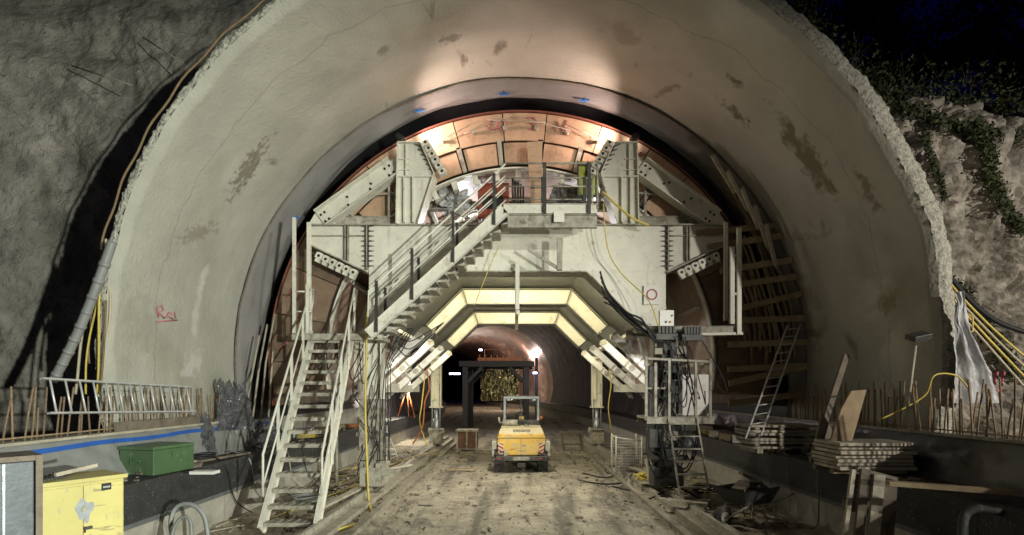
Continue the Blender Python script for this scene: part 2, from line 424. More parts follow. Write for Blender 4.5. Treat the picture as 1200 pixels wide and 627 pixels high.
b.build('rock_face', 'rock', kind='structure')

# leaves helper ---------------------------------------------------------------
def leaf(b, c, s, rnd=random):
    n = Vector((rnd.gauss(0,1), rnd.gauss(0,1), rnd.gauss(0,1))).normalized()
    u = n.orthogonal().normalized(); w = n.cross(u); a = rnd.random()*6.28
    u, w = u*math.cos(a) + w*math.sin(a), w*math.cos(a) - u*math.sin(a)
    b.add([c - u*s, c + w*s*.45, c + u*s, c - w*s*.45], [(0,1,2,3)])

def plant_strip(label, pts, width, n, s):
    b = MB()
    for _ in range(n):
        t = random.random()*(len(pts) - 1); i = min(int(t), len(pts) - 2); f = t - i
        px = pts[i][0]*(1-f) + pts[i+1][0]*f; py = pts[i][1]*(1-f) + pts[i+1][1]*f
        g = random.gauss(0, .4)
        ww = width*(.6 + .6*abs(nz(t*2.1, 5)))
        px += g*ww; py += random.gauss(0, .3)*ww
        # hugging the cliff, found by its own height field
        Y = 11.5
        for _k in range(3):
            q = P(px, py, Y); Y = rock_y(q.x, q.z)
        q = P(px, py, Y - .03 - abs(random.gauss(0, .12)))
        leaf(b, q, s*random.uniform(.6, 1.4))
    return b.build('ivy', 'leaf_ivy', label=label, cat='ivy', group='plants hanging on the right cliff')
def rock_y(x, z):
    n = .8*fb(x, 9, z, .22, 3) + .45*abs(fb(x, 13, z, .8, 4)) + .12*fb(x, 7, z, 3, 4)
    vo = noise.voronoi(Vector((x*.8 + .5*nz(z,4), 2, z*.55)))[0]
    return 11.6 + n - .35*min(1, vo[1]-vo[0]) + .4*vo[0] - .16*max(0, x - 9) + max(0, z - ztop(x))*2
plant_strip('ivy strand hanging down the pale cliff beside the vault edge', [(1082,150),(1090,180),(1098,205),(1108,235)], 9, 700, .045)
plant_strip('broad ivy trail down the cliff at the picture edge', [(1150,140),(1160,180),(1165,215),(1180,245),(1200,270)], 17, 2200, .05)
plant_strip('low ivy growth behind the yellow cables on the cliff', [(1120,335),(1145,370),(1165,400),(1195,440)], 22, 1500, .06)
plant_strip('overhanging scrub along the cliff top', [(975,70),(1020,105),(1070,130),(1130,150),(1200,160)], 26, 1500, .055)

def tree(label, base, h, rad, n, lean=0):
    t = thing('tree', label, 'tree', base, 'dark trees above the cliff')
    bt = MB(); p0 = Vector(base)
    pts = [p0 + Vector((lean*k*k*.02 + .1*nz(k, base[0]), .08*nz(k, 9), h*.85*k/6)) for k in range(7)]
    bt.tube(pts, .19, 8, taper=.3)
    cb = MB(); cl = []
    for i in range(9):
        k = random.randint(2, 6); a = random.random()*6.28; st = pts[k]
        en = st + Vector((math.cos(a)*rad*random.uniform(.5,.95), math.sin(a)*rad*.8, random.uniform(.2,.35)*h*.5))
        mid = (st + en)/2 + Vector((0,0,.2))
        bt.tube([st, mid, en], .07, 5, taper=.3)
        cl += [(en, random.uniform(.45,.8)), (mid, random.uniform(.3,.55))]
    cl.append((pts[-1] + Vector((0,0,.3)), .7))
    for _ in range(n):
        c, r = random.choice(cl)
        d = Vector((random.gauss(0,1), random.gauss(0,1), random.gauss(0,.7))); d = d*(r*rad*.30)
        leaf(cb, c + d, random.uniform(.07, .15))
    bt.build('trunk', 'bark', t); cb.build('crown', 'leaf', t)
for i, (x, y, z, h, r, n, lab) in enumerate([
    (8.6, 15.6, 12.0, 6.5, 2.3, 4500, 'dark tree right above the vault edge'),
    (11.8, 16.6, 10.8, 7.0, 2.4, 4500, 'dark leafy tree above the middle of the cliff'),
    (14.6, 15.4, 9.3, 6.0, 2.2, 4500, 'low dark tree above the ivy trail on the cliff'),
    (17.6, 17.5, 9.3, 8.5, 2.6, 4500, 'tall dark tree at the right end of the cliff top'),
    (15.5, 22, 13.5, 8.0, 2.6, 3500, 'slim dark tree behind the others with blue sky around it'),
    (11.0, 24, 15.5, 7.0, 2.8, 3500, 'hazy dark tree farthest behind the vault edge')]):
    tree(lab, (x, y, z - .6), h, r, n)

b = MB()
for _ in range(24000):
    x = random.uniform(4.5, 20); e = random.random()**1.4*6.5; zt_ = ztop(x)
    n_ = .8*fb(x, 9, zt_, .22, 3)
    c = Vector((x, 11.5 + n_ - .16*max(0, x-9) + e, zt_ + e*.38 + random.random()**2*.9 - .1))
    leaf(b, c, random.uniform(.025,.07))
b.build('undergrowth', 'leaf', label='dark bushy undergrowth covering the slope above the cliff', cat='undergrowth', kind='stuff')
b = MB()
for _ in range(420):
    x = random.uniform(5, 18); e = random.random()*4.5; zt_ = ztop(x)
    c = Vector((x, 11.5 + .8*fb(x, 9, zt_, .22, 3) - .16*max(0, x-9) + e, zt_ + e*.38 - .2)); h = random.uniform(.4, 1.3); dx = random.gauss(0,.35)*h; dy = random.gauss(0,.3)*h
    b.tube([c, c + Vector((dx*.4, dy*.3, h*.55)), c + Vector((dx, dy, h))], .012, 4, False, .4)
    b.tube([c + Vector((dx*.4, dy*.3, h*.55)), c + Vector((dx*.4 + .2*h*random.choice((-1,1)), dy, h*.85))], .008, 4, False, .4)
b.build('brushwood', 'bark', label='bare thin stems sticking up out of the undergrowth on the cliff top', cat='brushwood', kind='stuff')
# anchors sticking out of the left rock
for (a, c, Y0, lab) in (((84,77),(155,100),12.8,'thin steel anchor rod stuck in the rock, lower one'), ((168,44),(216,75),12.8,'thin steel anchor rod stuck in the rock, upper one')):
    b = MB(); b.tube([P(*a, Y0), P(*c, Y0 - .7)], .018, 6); b.build('anchor_rod', 'steel_dirty', label=lab, cat='rod', group='anchor rods in the rock')
# wire mesh at the top left rock and the top right
def wire_mesh(label, x0, x1, z0, z1, yfn, step=.14):
    b = MB()
    x = x0
    while x < x1:
        pts = [Vector((x + (z - z0)*.35, yfn(x, z) - .05, z)) for z in [z0 + (z1-z0)*k/8 for k in range(9)]]
        b.tube(pts, .006, 4, False); 
        pts = [Vector((x - (z - z0)*.35 + .35*(z1-z0), yfn(x, z) - .05, z)) for z in [z0 + (z1-z0)*k/8 for k in range(9)]]
        b.tube(pts, .006, 4, False); x += step
    b.build('wire_mesh', 'galv', label=label, cat='wire mesh')
wire_mesh('diamond wire mesh hung over the cliff above the vault edge', 6.1, 7.3, 9.5, 10.5, lambda x, z: rock_y(x, min(z, ztop(x)-.05)) - .1, .13)

# yellow brown hose along the outer left vault edge; grey wrapped pole
b = MB()
pts = []
for k in range(60):
    a = R(116 + 66*k/59); r = RI + .36 + .02*math.sin(k*.9)
    pts.append((TC[0] + r*math.cos(a), YP + .05, TC[1] + r*math.sin(a)))
b.tube(pts, .02, 8); b.build('edge_hose', 'hose_brown', label='long brown hose bent along the outer edge of the vault', cat='hose')
b = MB(); pp = [P(62 + 70*t/40, 447 - 165*t/40 + 12*math.sin(t/40*3.1), 8.75) for t in range(41)]
b.tube(pp, .075, 10)
for k in range(9):
    q = pp[2 + 4*k]; q2 = pp[3 + 4*k]; b.tube([q, q.lerp(q2, .5), q2], .078 + .01*random.random(), 9)
b.build('wrapped_pole', 'hose_grey', label='leaning grey pole wrapped in tape beside the vault foot', cat='pole')
for k, (x0, x1, m_) in enumerate(((117,124,'hose_brown'), (112,119,'hose_yellow'), (86,112,'hose_pale'), (100,118,'hose_yellow'), (122,128,'hose_pale'))):
    b = MB(); pts = []
    for j in range(40):
        t = j/39; pts.append(P(x0 + (x1-x0)*t + (1.2 + k*.7)*math.sin(t*(3+k) + k), 462 - (110 + 18*k)*t, 8.85 + .05*k))
    b.tube(pts, .017 + .003*(k % 3), 6)
    b.build('hanging_hose', m_, label=['brown hose hanging straight down at the vault foot','yellow hose beside the brown one at the vault foot','pale hose slanting away from the wrapped pole','yellow hose slanting behind the aluminium ladder','pale hose closest to the ragged vault edge'][k], cat='hose', group='hoses at the vault foot')

# sprayed marks on the vault (paint in its own shape)
def scribble(pts, w, mat_, name, parent, nrm=(0,-1,0)):
    b = MB(); pts = [Vector(p) for p in pts]
    for i in range(len(pts) - 1): b.beam(pts[i], pts[i+1], w, .006, nrm if False else None)
    return b.build(name, mat_, parent)
def on_wall(px, py):
    # intersect view ray with vault radius
    d = P(px, py, 1.0) - Vector((0,0,2.6)); o = Vector((0,0,2.6))
    a = d.x**2 + d.z**2; bb = 2*(d.x*(o.x-TC[0]) + d.z*(o.z-TC[1])); c = (o.x-TC[0])**2 + (o.z-TC[1])**2 - (RI-.03)**2
    t = (-bb + math.sqrt(bb*bb - 4*a*c))/(2*a)
    return o + d*t
for seg in ([(186,372),(184,360),(190,358),(192,364),(186,366),(193,373)], [(195,372),(198,366),(202,368),(196,370),(203,374)], [(205,366),(206,373)], [(184,377),(208,375)]):
    b = MB(); b.tube([on_wall(*q) for q in seg], .012, 5); b.build('spray_mark', 'pink', vault)

# stains with shapes of their own on the sprayed concrete
def stain(m, p0, p1, wid, col, amt, ns=5, holes=0):
    nt = m.node_tree; N = nt.nodes; L = nt.links; bs = N['Principled BSDF']; src = bs.inputs['Base Color'].links[0].from_socket
    org = WL['inner_face']; p0 = p0 - org; p1 = p1 - org; c = (p0 + p1)/2; d = p1 - p0
    tc = N.new('ShaderNodeTexCoord'); mp = N.new('ShaderNodeMapping'); mp.vector_type = 'TEXTURE'
    mp.inputs['Location'].default_value = c; mp.inputs['Rotation'].default_value = d.to_track_quat('X','Z').to_euler(); mp.inputs['Scale'].default_value = (d.length/2, wid, wid*2.5)
    L.new(tc.outputs['Object'], mp.inputs['Vector'])
    ln = N.new('ShaderNodeVectorMath'); ln.operation = 'LENGTH'; L.new(mp.outputs['Vector'], ln.inputs[0])
    n = N.new('ShaderNodeTexNoise'); n.inputs['Scale'].default_value = ns; n.inputs['Detail'].default_value = 7; L.new(tc.outputs['Object'], n.inputs['Vector'])
    a = N.new('ShaderNodeMath'); a.operation = 'MULTIPLY_ADD'; L.new(n.outputs['Fac'], a.inputs[0]); a.inputs[1].default_value = 2.6; L.new(ln.outputs['Value'], a.inputs[2])
    r = N.new('ShaderNodeMapRange'); r.inputs[1].default_value = 2.25; r.inputs[2].default_value = 1.75; r.inputs[3].default_value = 0; r.inputs[4].default_value = amt
    L.new(a.outputs[0], r.inputs[0])
    mx = N.new('ShaderNodeMix'); mx.data_type = 'RGBA'; L.new(r.outputs[0], mx.inputs[0]); L.new(src, mx.inputs[6]); mx.inputs[7].default_value = (*col, 1); L.new(mx.outputs[2], bs.inputs['Base Color'])
for (a_, b_, w_, c_, am, ns) in (((268,238),(322,158),.30,(.13,.115,.085),.75,9), ((905,138),(975,240),.34,(.13,.105,.045),.8,4), ((838,116),(880,152),.16,(.12,.095,.05),.8,5),
        ((230,402),(250,300),.16,(.56,.55,.50),.8,3), ((222,412),(232,438),.22,(.55,.54,.50),.8,4), ((512,52),(545,44),.16,(.15,.13,.10),.7,7), ((440,66),(458,58),.14,(.15,.13,.10),.6,6),
        ((852,90),(868,104),.14,(.12,.095,.05),.8,5), ((1032,340),(1046,370),.16,(.17,.18,.06),.6,5), ((205,285),(262,268),.12,(.20,.18,.14),.6,9), ((1000,200),(1030,260),.2,(.15,.12,.06),.7,5),
        ((760,120),(800,100),.1,(.14,.11,.07),.6,6), ((905,300),(960,420),.35,(.19,.165,.10),.5,3), ((160,330),(175,420),.25,(.30,.29,.24),.5,5), ((690,20),(760,60),.3,(.22,.19,.12),.5,3)):
    stain(M['shotcrete'], on_wall(*a_), on_wall(*b_), w_, c_, am, ns)
# joint line in the vault
def joint(m, y0, amt):
    nt = m.node_tree; N = nt.nodes; L = nt.links; bs = N['Principled BSDF']; src = bs.inputs['Base Color'].links[0].from_socket
    tc = N.new('ShaderNodeTexCoord'); sp = N.new('ShaderNodeSeparateXYZ'); L.new(tc.outputs['Object'], sp.inputs[0])
    n = N.new('ShaderNodeTexNoise'); n.inputs['Scale'].default_value = 1.1; n.inputs['Detail'].default_value = 6; L.new(tc.outputs['Object'], n.inputs['Vector'])
    a = N.new('ShaderNodeMath'); a.operation = 'MULTIPLY_ADD'; L.new(n.outputs['Fac'], a.inputs[0]); a.inputs[1].default_value = .6; L.new(sp.outputs['Y'], a.inputs[2])
    q = N.new('ShaderNodeMath'); q.operation = 'SUBTRACT'; L.new(a.outputs[0], q.inputs[0]); q.inputs[1].default_value = y0 + .3
    ab = N.new('ShaderNodeMath'); ab.operation = 'ABSOLUTE'; L.new(q.outputs[0], ab.inputs[0])
    r = N.new('ShaderNodeMapRange'); r.inputs[1].default_value = .022; r.inputs[2].default_value = .006; r.inputs[4].default_value = amt; L.new(ab.outputs[0], r.inputs[0])
    mx = N.new('ShaderNodeMix'); mx.data_type = 'RGBA'; L.new(r.outputs[0], mx.inputs[0]); L.new(src, mx.inputs[6]); mx.inputs[7].default_value = (.14,.13,.10,1); L.new(mx.outputs[2], bs.inputs['Base Color'])
joint(M['shotcrete'], 1.15, .3)
# ================================================================== FORMWORK ARCH
fw = thing('arch_formwork', 'curved steel arch formwork with plywood end boards under the vault', 'formwork', (TC[0], 13.3, 1.9))
RO = 6.52
b = MB()
def fn(u, v): 
    a = R(190 - 200*u); return Vector((TC[0] + RO*math.cos(a), 13.36 + 10.6*v, TC[1] + RO*math.sin(a)))
b.grid(fn, 90, 12)
b.grid(lambda u, v: Vector((TC[0] + (RO-.05)*math.cos(R(-10 + 200*u)), 13.36 + 10.6*v, TC[1] + (RO-.05)*math.sin(R(-10+200*u)))), 90, 12)
b.build('outer_skin', 'plywood_shaded', fw)
b = MB(); b.grid(lambda u, v: Vector((TC[0] + 5.11*math.cos(R(-8 + 196*u)), 13.42 + 10.5*v, TC[1] + 5.11*math.sin(R(-8+196*u)))), 96, 14)
b.build('skin', 'skin_steel', fw)
b = MB(); b.arc(TC, RO - .022, RO + .018, -10, 190, 13.28, 13.40, 90); b.build('skin_rim', 'skin_edge', fw)
# outer row of plywood
k = 0; a = -8
while a < 188:
    da = random.uniform(9, 13)
    if a + da > 188: da = 188 - a
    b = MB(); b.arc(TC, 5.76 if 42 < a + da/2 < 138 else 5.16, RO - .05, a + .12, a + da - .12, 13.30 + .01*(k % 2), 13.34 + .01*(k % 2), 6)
    b.build('end_board', 'plywood' if 42 < a + da/2 < 138 else 'plywood_shaded', fw); a += da; k += 1
a = 42
for k in range(9):
    a0 = 42 + k*10.7
    b = MB(); b.arc(TC, 5.17, 5.73, a0 + .9, a0 + 9.6, 13.36, 13.40, 5); b.build('filler_board', 'plywood', fw)
    b = MB(); b.arc(TC, 5.14, 5.80, a0 - .6, a0 + .6, 13.30, 13.36, 2); b.build('clamp_plate', 'steel_dirty', fw)
for k in range(14):
    b = MB(); a = R(40 + 100*k/13)
    p0 = Vector((TC[0] + 6.05*math.cos(a), 13.22, TC[1] + 6.05*math.sin(a)))
    b.cyl(p0 + Vector((0,.08,0)), p0 - Vector((0,.06,0)), .045, 10)
    b.cyl(p0 + Vector((0,-.02,.13)), p0 + Vector((0,-.02,-.1)), .009, 6)
    b.build('tie_bolt', 'steel_dirty', fw)
b = MB()
for (a0, a1, r0, r1) in ((104, 92, 6.05, 6.36), (92, 78, 6.36, 6.1), (98, 84, 6.3, 6.2), (80, 72, 6.25, 6.1), (112,100,6.05,6.3)):
    q0 = (TC[0] + r0*math.cos(R(a0)), 13.2, TC[1] + r0*math.sin(R(a0))); q1 = (TC[0] + r1*math.cos(R(a1)), 13.2, TC[1] + r1*math.sin(R(a1)))
    b = MB(); b.cyl(q0, q1, .010, 6); b.build('tie_rod', 'steel_dirty', fw)
# ring girders of the shell
for yi, Y in enumerate((13.42, 15.6, 17.8, 20.0, 22.2)):
    b = MB(); b.arc(TC, 4.86, 4.91, -8, 188, Y, Y + .2, 80) if yi else None; b.arc(TC, 4.91 if yi else 5.05, 5.09, -8, 188, Y + .09, Y + .11, 80); b.arc(TC, 5.05, 5.09, -8, 188, Y - .08, Y + .088, 80) if not yi else None
    b.build('arch_rib', 'steel', fw)
    if yi == 0:
        for k in range(17):
            a = 37 + k*6.6; b = MB(); b.arc(TC, 4.80, 5.046, a, a + 1.6, Y + .0, Y + .4, 1); b.build('rib_tooth', 'steel', fw)
for k in range(22):
    a = R(0 + 180*k/21); r = 5.02
    if k % 2: continue
    b = MB(); b.beam((TC[0]+r*math.cos(a), 13.8, TC[1]+r*math.sin(a)), (TC[0]+r*math.cos(a), 23.8, TC[1]+r*math.sin(a)), .1, .1); b.build('stringer', 'steel', fw)
# pink marks on the boards
def pol(a, r, y=13.285): return Vector((TC[0] + r*math.cos(R(a)), y, TC[1] + r*math.sin(R(a))))
def mark(ptlist):
    b = MB(); b.tube(ptlist, .014, 5); b.build('spray_mark', 'pink', fw)
mark([pol(96.5, 6.2) + Vector((.14*math.cos(t*.5), 0, .12*math.sin(t*.5))) for t in range(13)])
mark([pol(94.3, 6.18) + Vector((.12*math.cos(t*.5), 0, .12*math.sin(t*.5))) for t in range(12)])
mark([pol(88.5, 6.32), pol(87, 6.36), pol(86, 6.25), pol(87.4, 6.2), pol(86, 6.1), pol(88, 6.05)])
mark([pol(81.5, 6.05), pol(81, 6.32), pol(79.4, 6.1), pol(78.8, 6.38)]); mark([pol(82, 6.2), pol(77.6, 6.12)])
mark([pol(62, 6.0), pol(59, 6.3)]); mark([pol(60, 6.3), pol(61.5, 6.05)]); mark([pol(43, 6.0), pol(41, 6.3)]); mark([pol(43.5, 6.3), pol(40.6, 6.05)])
mark([pol(124, 6.0), pol(126, 6.3)]); mark([pol(138, 6.05), pol(139, 6.3), pol(141, 6.1)])
mark([pol(163, 5.95), pol(162, 6.2), pol(164.5, 6.3)]); mark([pol(175, 6.05), pol(177, 6.3)])

# waterproofing fabric hanging between vault and formwork
b = MB()
def fn(u, v):
    a = 188 - 196*u
    side = min(1, abs(a - 90)/70); tp = min(1, min(u, 1-u)/.09)
    y = 13.12 + (.42 + .55*side**2)*v*(.15+.85*tp) + .05*nz(u*9, 3) - .1*side
    sag = abs(math.sin(u*math.pi*7.5)) 
    r = 7.25 - .24*min(1, v*1.6)**.8 - .05*sag*(1 - v)*v*3 - .04*fb(u*14, v*2, 1) + .02*math.sin((u*90) + v*9)*(v*(1-v)*3)
    return Vector((TC[0] + r*math.cos(R(a)), y, TC[1] + r*math.sin(R(a))))
b.grid(fn, 300, 22)
fab = b.build('waterproof_fabric', 'fabric', label='wrinkled grey fabric band hanging above the formwork arch', cat='fabric')
b = MB(); b.tube([fn(k/160, 0) + Vector((0,-.01,0)) for k in range(161)], .022, 5)
b.build('seam', 'timber_old', fab)
for a in (93.5, 76.5, 112, 147):
    b = MB(); u = (188 - a)/196; c0 = fn(u, .45) + Vector((0, -.02, -.05))
    for ang in (0, 60, 120): b.beam(c0 - Vector((.16*math.cos(R(ang)), .0, .06*math.sin(R(ang)))), c0 + Vector((.16*math.cos(R(ang)), 0, .06*math.sin(R(ang)))), .03, .01)
    b.build('cross_mark', 'blue_paint', fab)

# timber bracing between formwork and vault ---------------------------------
n = 0
for side, zs in ((1, [2.35, 2.95, 3.25, 3.85, 4.45, 4.75, 5.35, 5.7, 6.3, 6.7]), (-1, [])):
    for z in zs:
        xo = math.sqrt(max(0, (RI - .05)**2 - (z - TC[1])**2)); xi = 5.25 if side > 0 else 5.9
        xi = min(xi, math.sqrt(max(.1, 5.55**2 - (z - TC[1])**2)))
        tl = random.uniform(-.05, .30)
        b = MB(); b.beam((TC[0] + side*xi, 12.95 + random.uniform(-.08,.08), z - .12 + random.uniform(-.05,.05)), (TC[0] + side*(xo - .05), 12.85, z + tl), .06, .15)
        b.build('bracing_plank', 'timber' if side > 0 else 'timber_old', label=('rough plank wedged across the gap on the leaning ladder side' if side > 0 else 'plank wedged across the dark gap on the stairs side'), cat='plank', group=('bracing planks in the gap by the leaning ladder' if side > 0 else 'bracing planks in the gap by the stairs')); n += 1
for k in range(11):
    r = 5.75 + 1.25*(k / 10) ; a0 = random.uniform(-9, 4); a1 = a0 + random.uniform(24, 46)
    b = MB(); pts = [pol(a0 + (a1 - a0)*j/8, r + .05*math.sin(j), 13.1) for j in range(9)]
    for j in range(8): b.beam(pts[j], pts[j+1], .05, .06)
    b.build('batten', 'timber', label='thin upright batten behind the bracing planks', cat='batten', group='battens behind the bracing planks')
for k in range(5):
    a0 = 20 + k*4.5
    b = MB(); b.beam(pol(a0, 6.75, 12.7), pol(a0 + 9, 6.9, 12.6), .05, .08)
    b.build('batten', 'timber_pale', label='short loose batten standing above the bracing planks', cat='batten', group='short battens above the bracing planks')

# ================================================================== CARRIAGE
CX = .05
car = thing('formwork_traveller', 'tall cream steel travelling frame standing in the tunnel mouth', 'steel frame', (CX, 12.9, 0))
YF = 12.9
def mir(pts, s): return [(CX + s*x, z) for x, z in pts]
# main front portal plate
outline = [(-3.74,6.75),(3.74,6.75),(3.74,4.05),(3.3,4.05),(1.72,5.6),(-1.72,5.6),(-3.3,4.05),(-3.74,4.05)]
b = MB()
# concave: build as pieces
b.prism(mir([(-3.74,5.602),(3.74,5.602),(3.74,6.75),(-3.74,6.75)],1), YF, YF + .03)
for s in (-1, 1):
    b.prism(mir([(1.72,5.6),(3.3,4.05),(3.74,4.05),(3.74,5.6)], s), YF, YF + .03)
b.build('front_girder', 'steel', car)
b = MB()   # flanges
def flange(p, q, y0, y1, t=.03, s=1, mb=None):
    (mb or b).beam((CX + s*p[0], (y0+y1)/2, p[1]), (CX + s*q[0], (y0+y1)/2, q[1]), y1 - y0, t, (0,1,0))
flange((-1.72,5.585),(1.72,5.585), YF - .12, YF + .5)
for s in (-1,1):
    flange((1.73,5.58),(3.30,4.04), YF - .12, YF + .5, s=s)
flange((-3.76,6.765),(3.76,6.765), YF - .10, YF + .5)
b.box(CX-3.74, CX+3.74, YF+.45, YF+.48, 5.62, 6.74)
b.build('girder_flange', 'steel_dirty', car)
# underside boarding of octagon tunnel
b = MB()
for (p, q) in (((-1.9,6.2),(1.9,6.2)),):
    b.beam((CX+p[0], 18.2, p[1]), (CX+q[0], 18.2, q[1]), 9.6, .03, (0,1,0))
for s in (-1, 1):
    b.beam((CX + s*1.9, 18.2, 6.2), (CX + s*3.75, 18.2, 4.35), 9.6, .03, (0,1,0))
b.build('roof_plate', 'plate_dark', car)  # plate colour kept dark to stand for the unlit soffit
# frames 2 and 3
for Y in (17.8, 23.0):
    b = MB()
    b.prism(mir([(-1.72,5.6),(1.72,5.6),(1.88,6.1),(-1.88,6.1)], 1), Y, Y + .03)
    for s in (-1,1): b.prism(mir([(1.72,5.6),(2.78,4.56),(3.12,4.84),(1.88,6.1)], s), Y, Y + .03)
    b.build('octagon_frame', 'steel_yellow_lit', car)
    b = MB()
    flange((-1.72,5.585),(1.72,5.585), Y - .2, Y + .45)
    flange((-1.88,6.11),(1.88,6.11), Y - .2, Y + .45)
    for s in (-1, 1):
        flange((1.73,5.58),(2.78,4.55), Y - .2, Y + .45, s=s); flange((1.89,6.11),(3.13,4.86), Y - .2, Y + .45, s=s)
        for (p, q) in (((1.72,5.6),(1.88,6.1)), ((2.79,4.57),(3.12,4.85))): b.beam((CX+s*p[0], Y-.06, p[1]), (CX+s*q[0], Y-.06, q[1]), .12, .03, (0,1,0))
    b.build('frame_flange', 'steel_olive_shade', car)
for Y in (17.8, 23.0):
    for s in (-1, 1):
        b = MB(); b.prism(mir([(2.82,4.54),(3.14,4.82),(3.85,4.82),(3.85,4.12),(3.3,4.12)], s), Y - .15, Y + .4); b.build('knee_box', 'plate_dark', car, bevel=.01)
# central monorail
b = MB(); b.channel((CX, 12.75, 5.48), (CX, 23.4, 5.48), .14, .2, .02, (1,0,0)); b.build('monorail', 'steel_yellow_lit', car)
b = MB(); b.box(CX-.05, CX+.05, 12.66, 12.72, 4.62, 5.75); b.cyl((CX,12.69,4.60),(CX,12.69,4.48),.06,10); b.build('monorail_hanger', 'steel', car)
# legs
def leg(s, Y, front):
    lg = MB(); x = s*3.6
    lg.box(CX+x-.22, CX+x-.19, Y-.2, Y+.2, 1.9, 4.05); lg.box(CX+x+.19, CX+x+.22, Y-.2, Y+.2, 1.9, 4.05)
    lg.box(CX+x-.19, CX+x+.19, Y-.05, Y-.02, 1.9, 4.05)
    lg.box(CX+x-.30, CX+x+.30, Y-.26, Y+.26, 4.0, 4.12); lg.box(CX+x-.28, CX+x+.28, Y-.25, Y+.25, 1.84, 1.9)
    lg.box(CX+x-.18, CX+x-.05, Y-.18, Y-.08, 2.2, 3.5)
    lo = lg.build('leg', 'steel' if front else 'steel_yellow_lit', car, bevel=.006)
    j = MB(); j.cyl((CX+x, Y, .95), (CX+x, Y, 1.84), .085, 16); j.cyl((CX+x, Y, .7), (CX+x, Y, 1.35), .13, 16)
    for k in (-1, 1): j.cyl((CX+x+k*.17, Y-.1, .9), (CX+x+k*.17, Y-.1, 2.9), .035, 10)
    j.build('jack', 'galv', lo)
    g = MB(); g.box(CX+x-.26, CX+x+.26, Y-.4, Y+.4, .26, .72); g.box(CX+x-.36, CX+x+.36, Y-.14, Y+.14, .72, .86); g.box(CX+x-.3, CX+x+.3, Y-.3, Y+.3, .86, .9)
    for k in range(4): g.cyl((CX+x-.30, Y-.3+.2*k, .8), (CX+x-.30, Y-.3+.2*k, .95), .03, 8)
    g.build('bogie', 'steel_dirty', lo, bevel=.01)
    w = MB()
    for k in (-.2, .2): w.cyl((CX+x-.09, Y+k, .33), (CX+x+.09, Y+k, .33), .17, 20)
    w.build('wheel', 'steel_dark', lo)
for s in (-1, 1):
    leg(s, 12.9, True); leg(s, 23.0, False); leg(s, 17.9, False) if False else None
# clutter on front legs: valve blocks, small boxes, cables
for s in (-1, 1):
    b = MB(); b.box(CX+s*3.6-.3, CX+s*3.6+.35, 12.60, 12.63, .5, 2.4 if s < 0 else 3.5)
    for k in range(16):
        z = random.uniform(.5, 2.4) if s < 0 else random.uniform(.5, 3.6)
        x = CX + s*3.6 + random.uniform(-.35, .45); y = 12.57 + random.uniform(-.03, .03); q = random.uniform(.04, .12)
        b.box(x-q, x+q, y-.05, y+.08, z-q*.8, z+q*.8)
    b.build('valve_block', 'steel_dirty', car)
    b = MB()
    for k in range(7):
        x = CX + s*3.6 + random.uniform(-.3, .35); z = random.uniform(1.4, 3.6); am = random.uniform(.05,.2); ph = random.random()*6
        pts = [Vector((x + am*math.sin(t*.14 + ph), 12.46 - .04*math.sin(t*.2 + k), z - .035*t + .12*math.sin(t*.11 + ph))) for t in range(40)]
        b.tube(pts, .014, 5)
    b.build('leg_hoses', 'hose_black', car)
# side cantilevers
for s in (-1, 1):
    b = MB(); b.prism(mir([(3.76,6.75),(5.2,6.75),(5.2,6.28),(3.76,5.58)], s), YF+.02, YF+.05); b.build('side_bracket', 'steel', car)
    b = MB()
    flange((3.76,6.765),(5.22,6.765), YF - .1, YF + .5, s=s); flange((3.76,5.57),(5.22,6.27), YF - .1, YF + .5, s=s)
    b.beam((CX+s*5.215, YF+.2, 6.27), (CX+s*5.215, YF+.2, 6.75), .6, .03, (0,1,0))
    for x in (3.78, 4.25, 4.32): b.beam((CX+s*x, YF-.03, 5.64+(x-3.78)*.48), (CX+s*x, YF-.03, 6.74), .1, .025, (0,1,0))
    b.beam((CX+s*3.8, YF-.02, 6.5), (CX+s*5.2, YF-.02, 6.5), .06, .02, (0,1,0))
    b.build('bracket_flange', 'steel_dirty', car)
    b = MB(); b.box(CX+s*3.78-.03, CX+s*3.78+.03, YF-.06, YF-.005, 5.7, 6.75)   # toothed stiffener column at the joint
    for k in range(9): 
        z = 5.72 + k*.125; b.prism([(CX+s*3.76, z), (CX+s*3.76, z+.04), (CX+s*3.60, z+.02)], YF - .057, YF - .01); b.prism([(CX+s*3.80, z), (CX+s*3.80, z+.04), (CX+s*3.93, z+.02)], YF - .057, YF - .01)
    b.build('toothed_plate', 'steel_dark', car)
    # hinge lugs
    for k in range(6):
        t = (k + .6)/7; x = 3.95 + 1.2*t; z = 5.62 + .58*t
        b = MB(); m_ = Matrix.Translation((CX + s*x, YF + .05, z)) @ Matrix.Rotation(-s*R(26) , 4, 'Y')
        b.box(-.055,.055,-.14,.04,-.28,-.03, m_); b.box(-.085,.085,-.16,-.13,-.19,-.05, m_)
        lg = b.build('hinge_lug', 'steel', car)
        h = MB(); p = m_ @ Vector((0,-.163,-.12)); h.cyl(p, p + Vector((0,-.012,0)), .035, 10); h.build('pin_hole', 'black', lg)
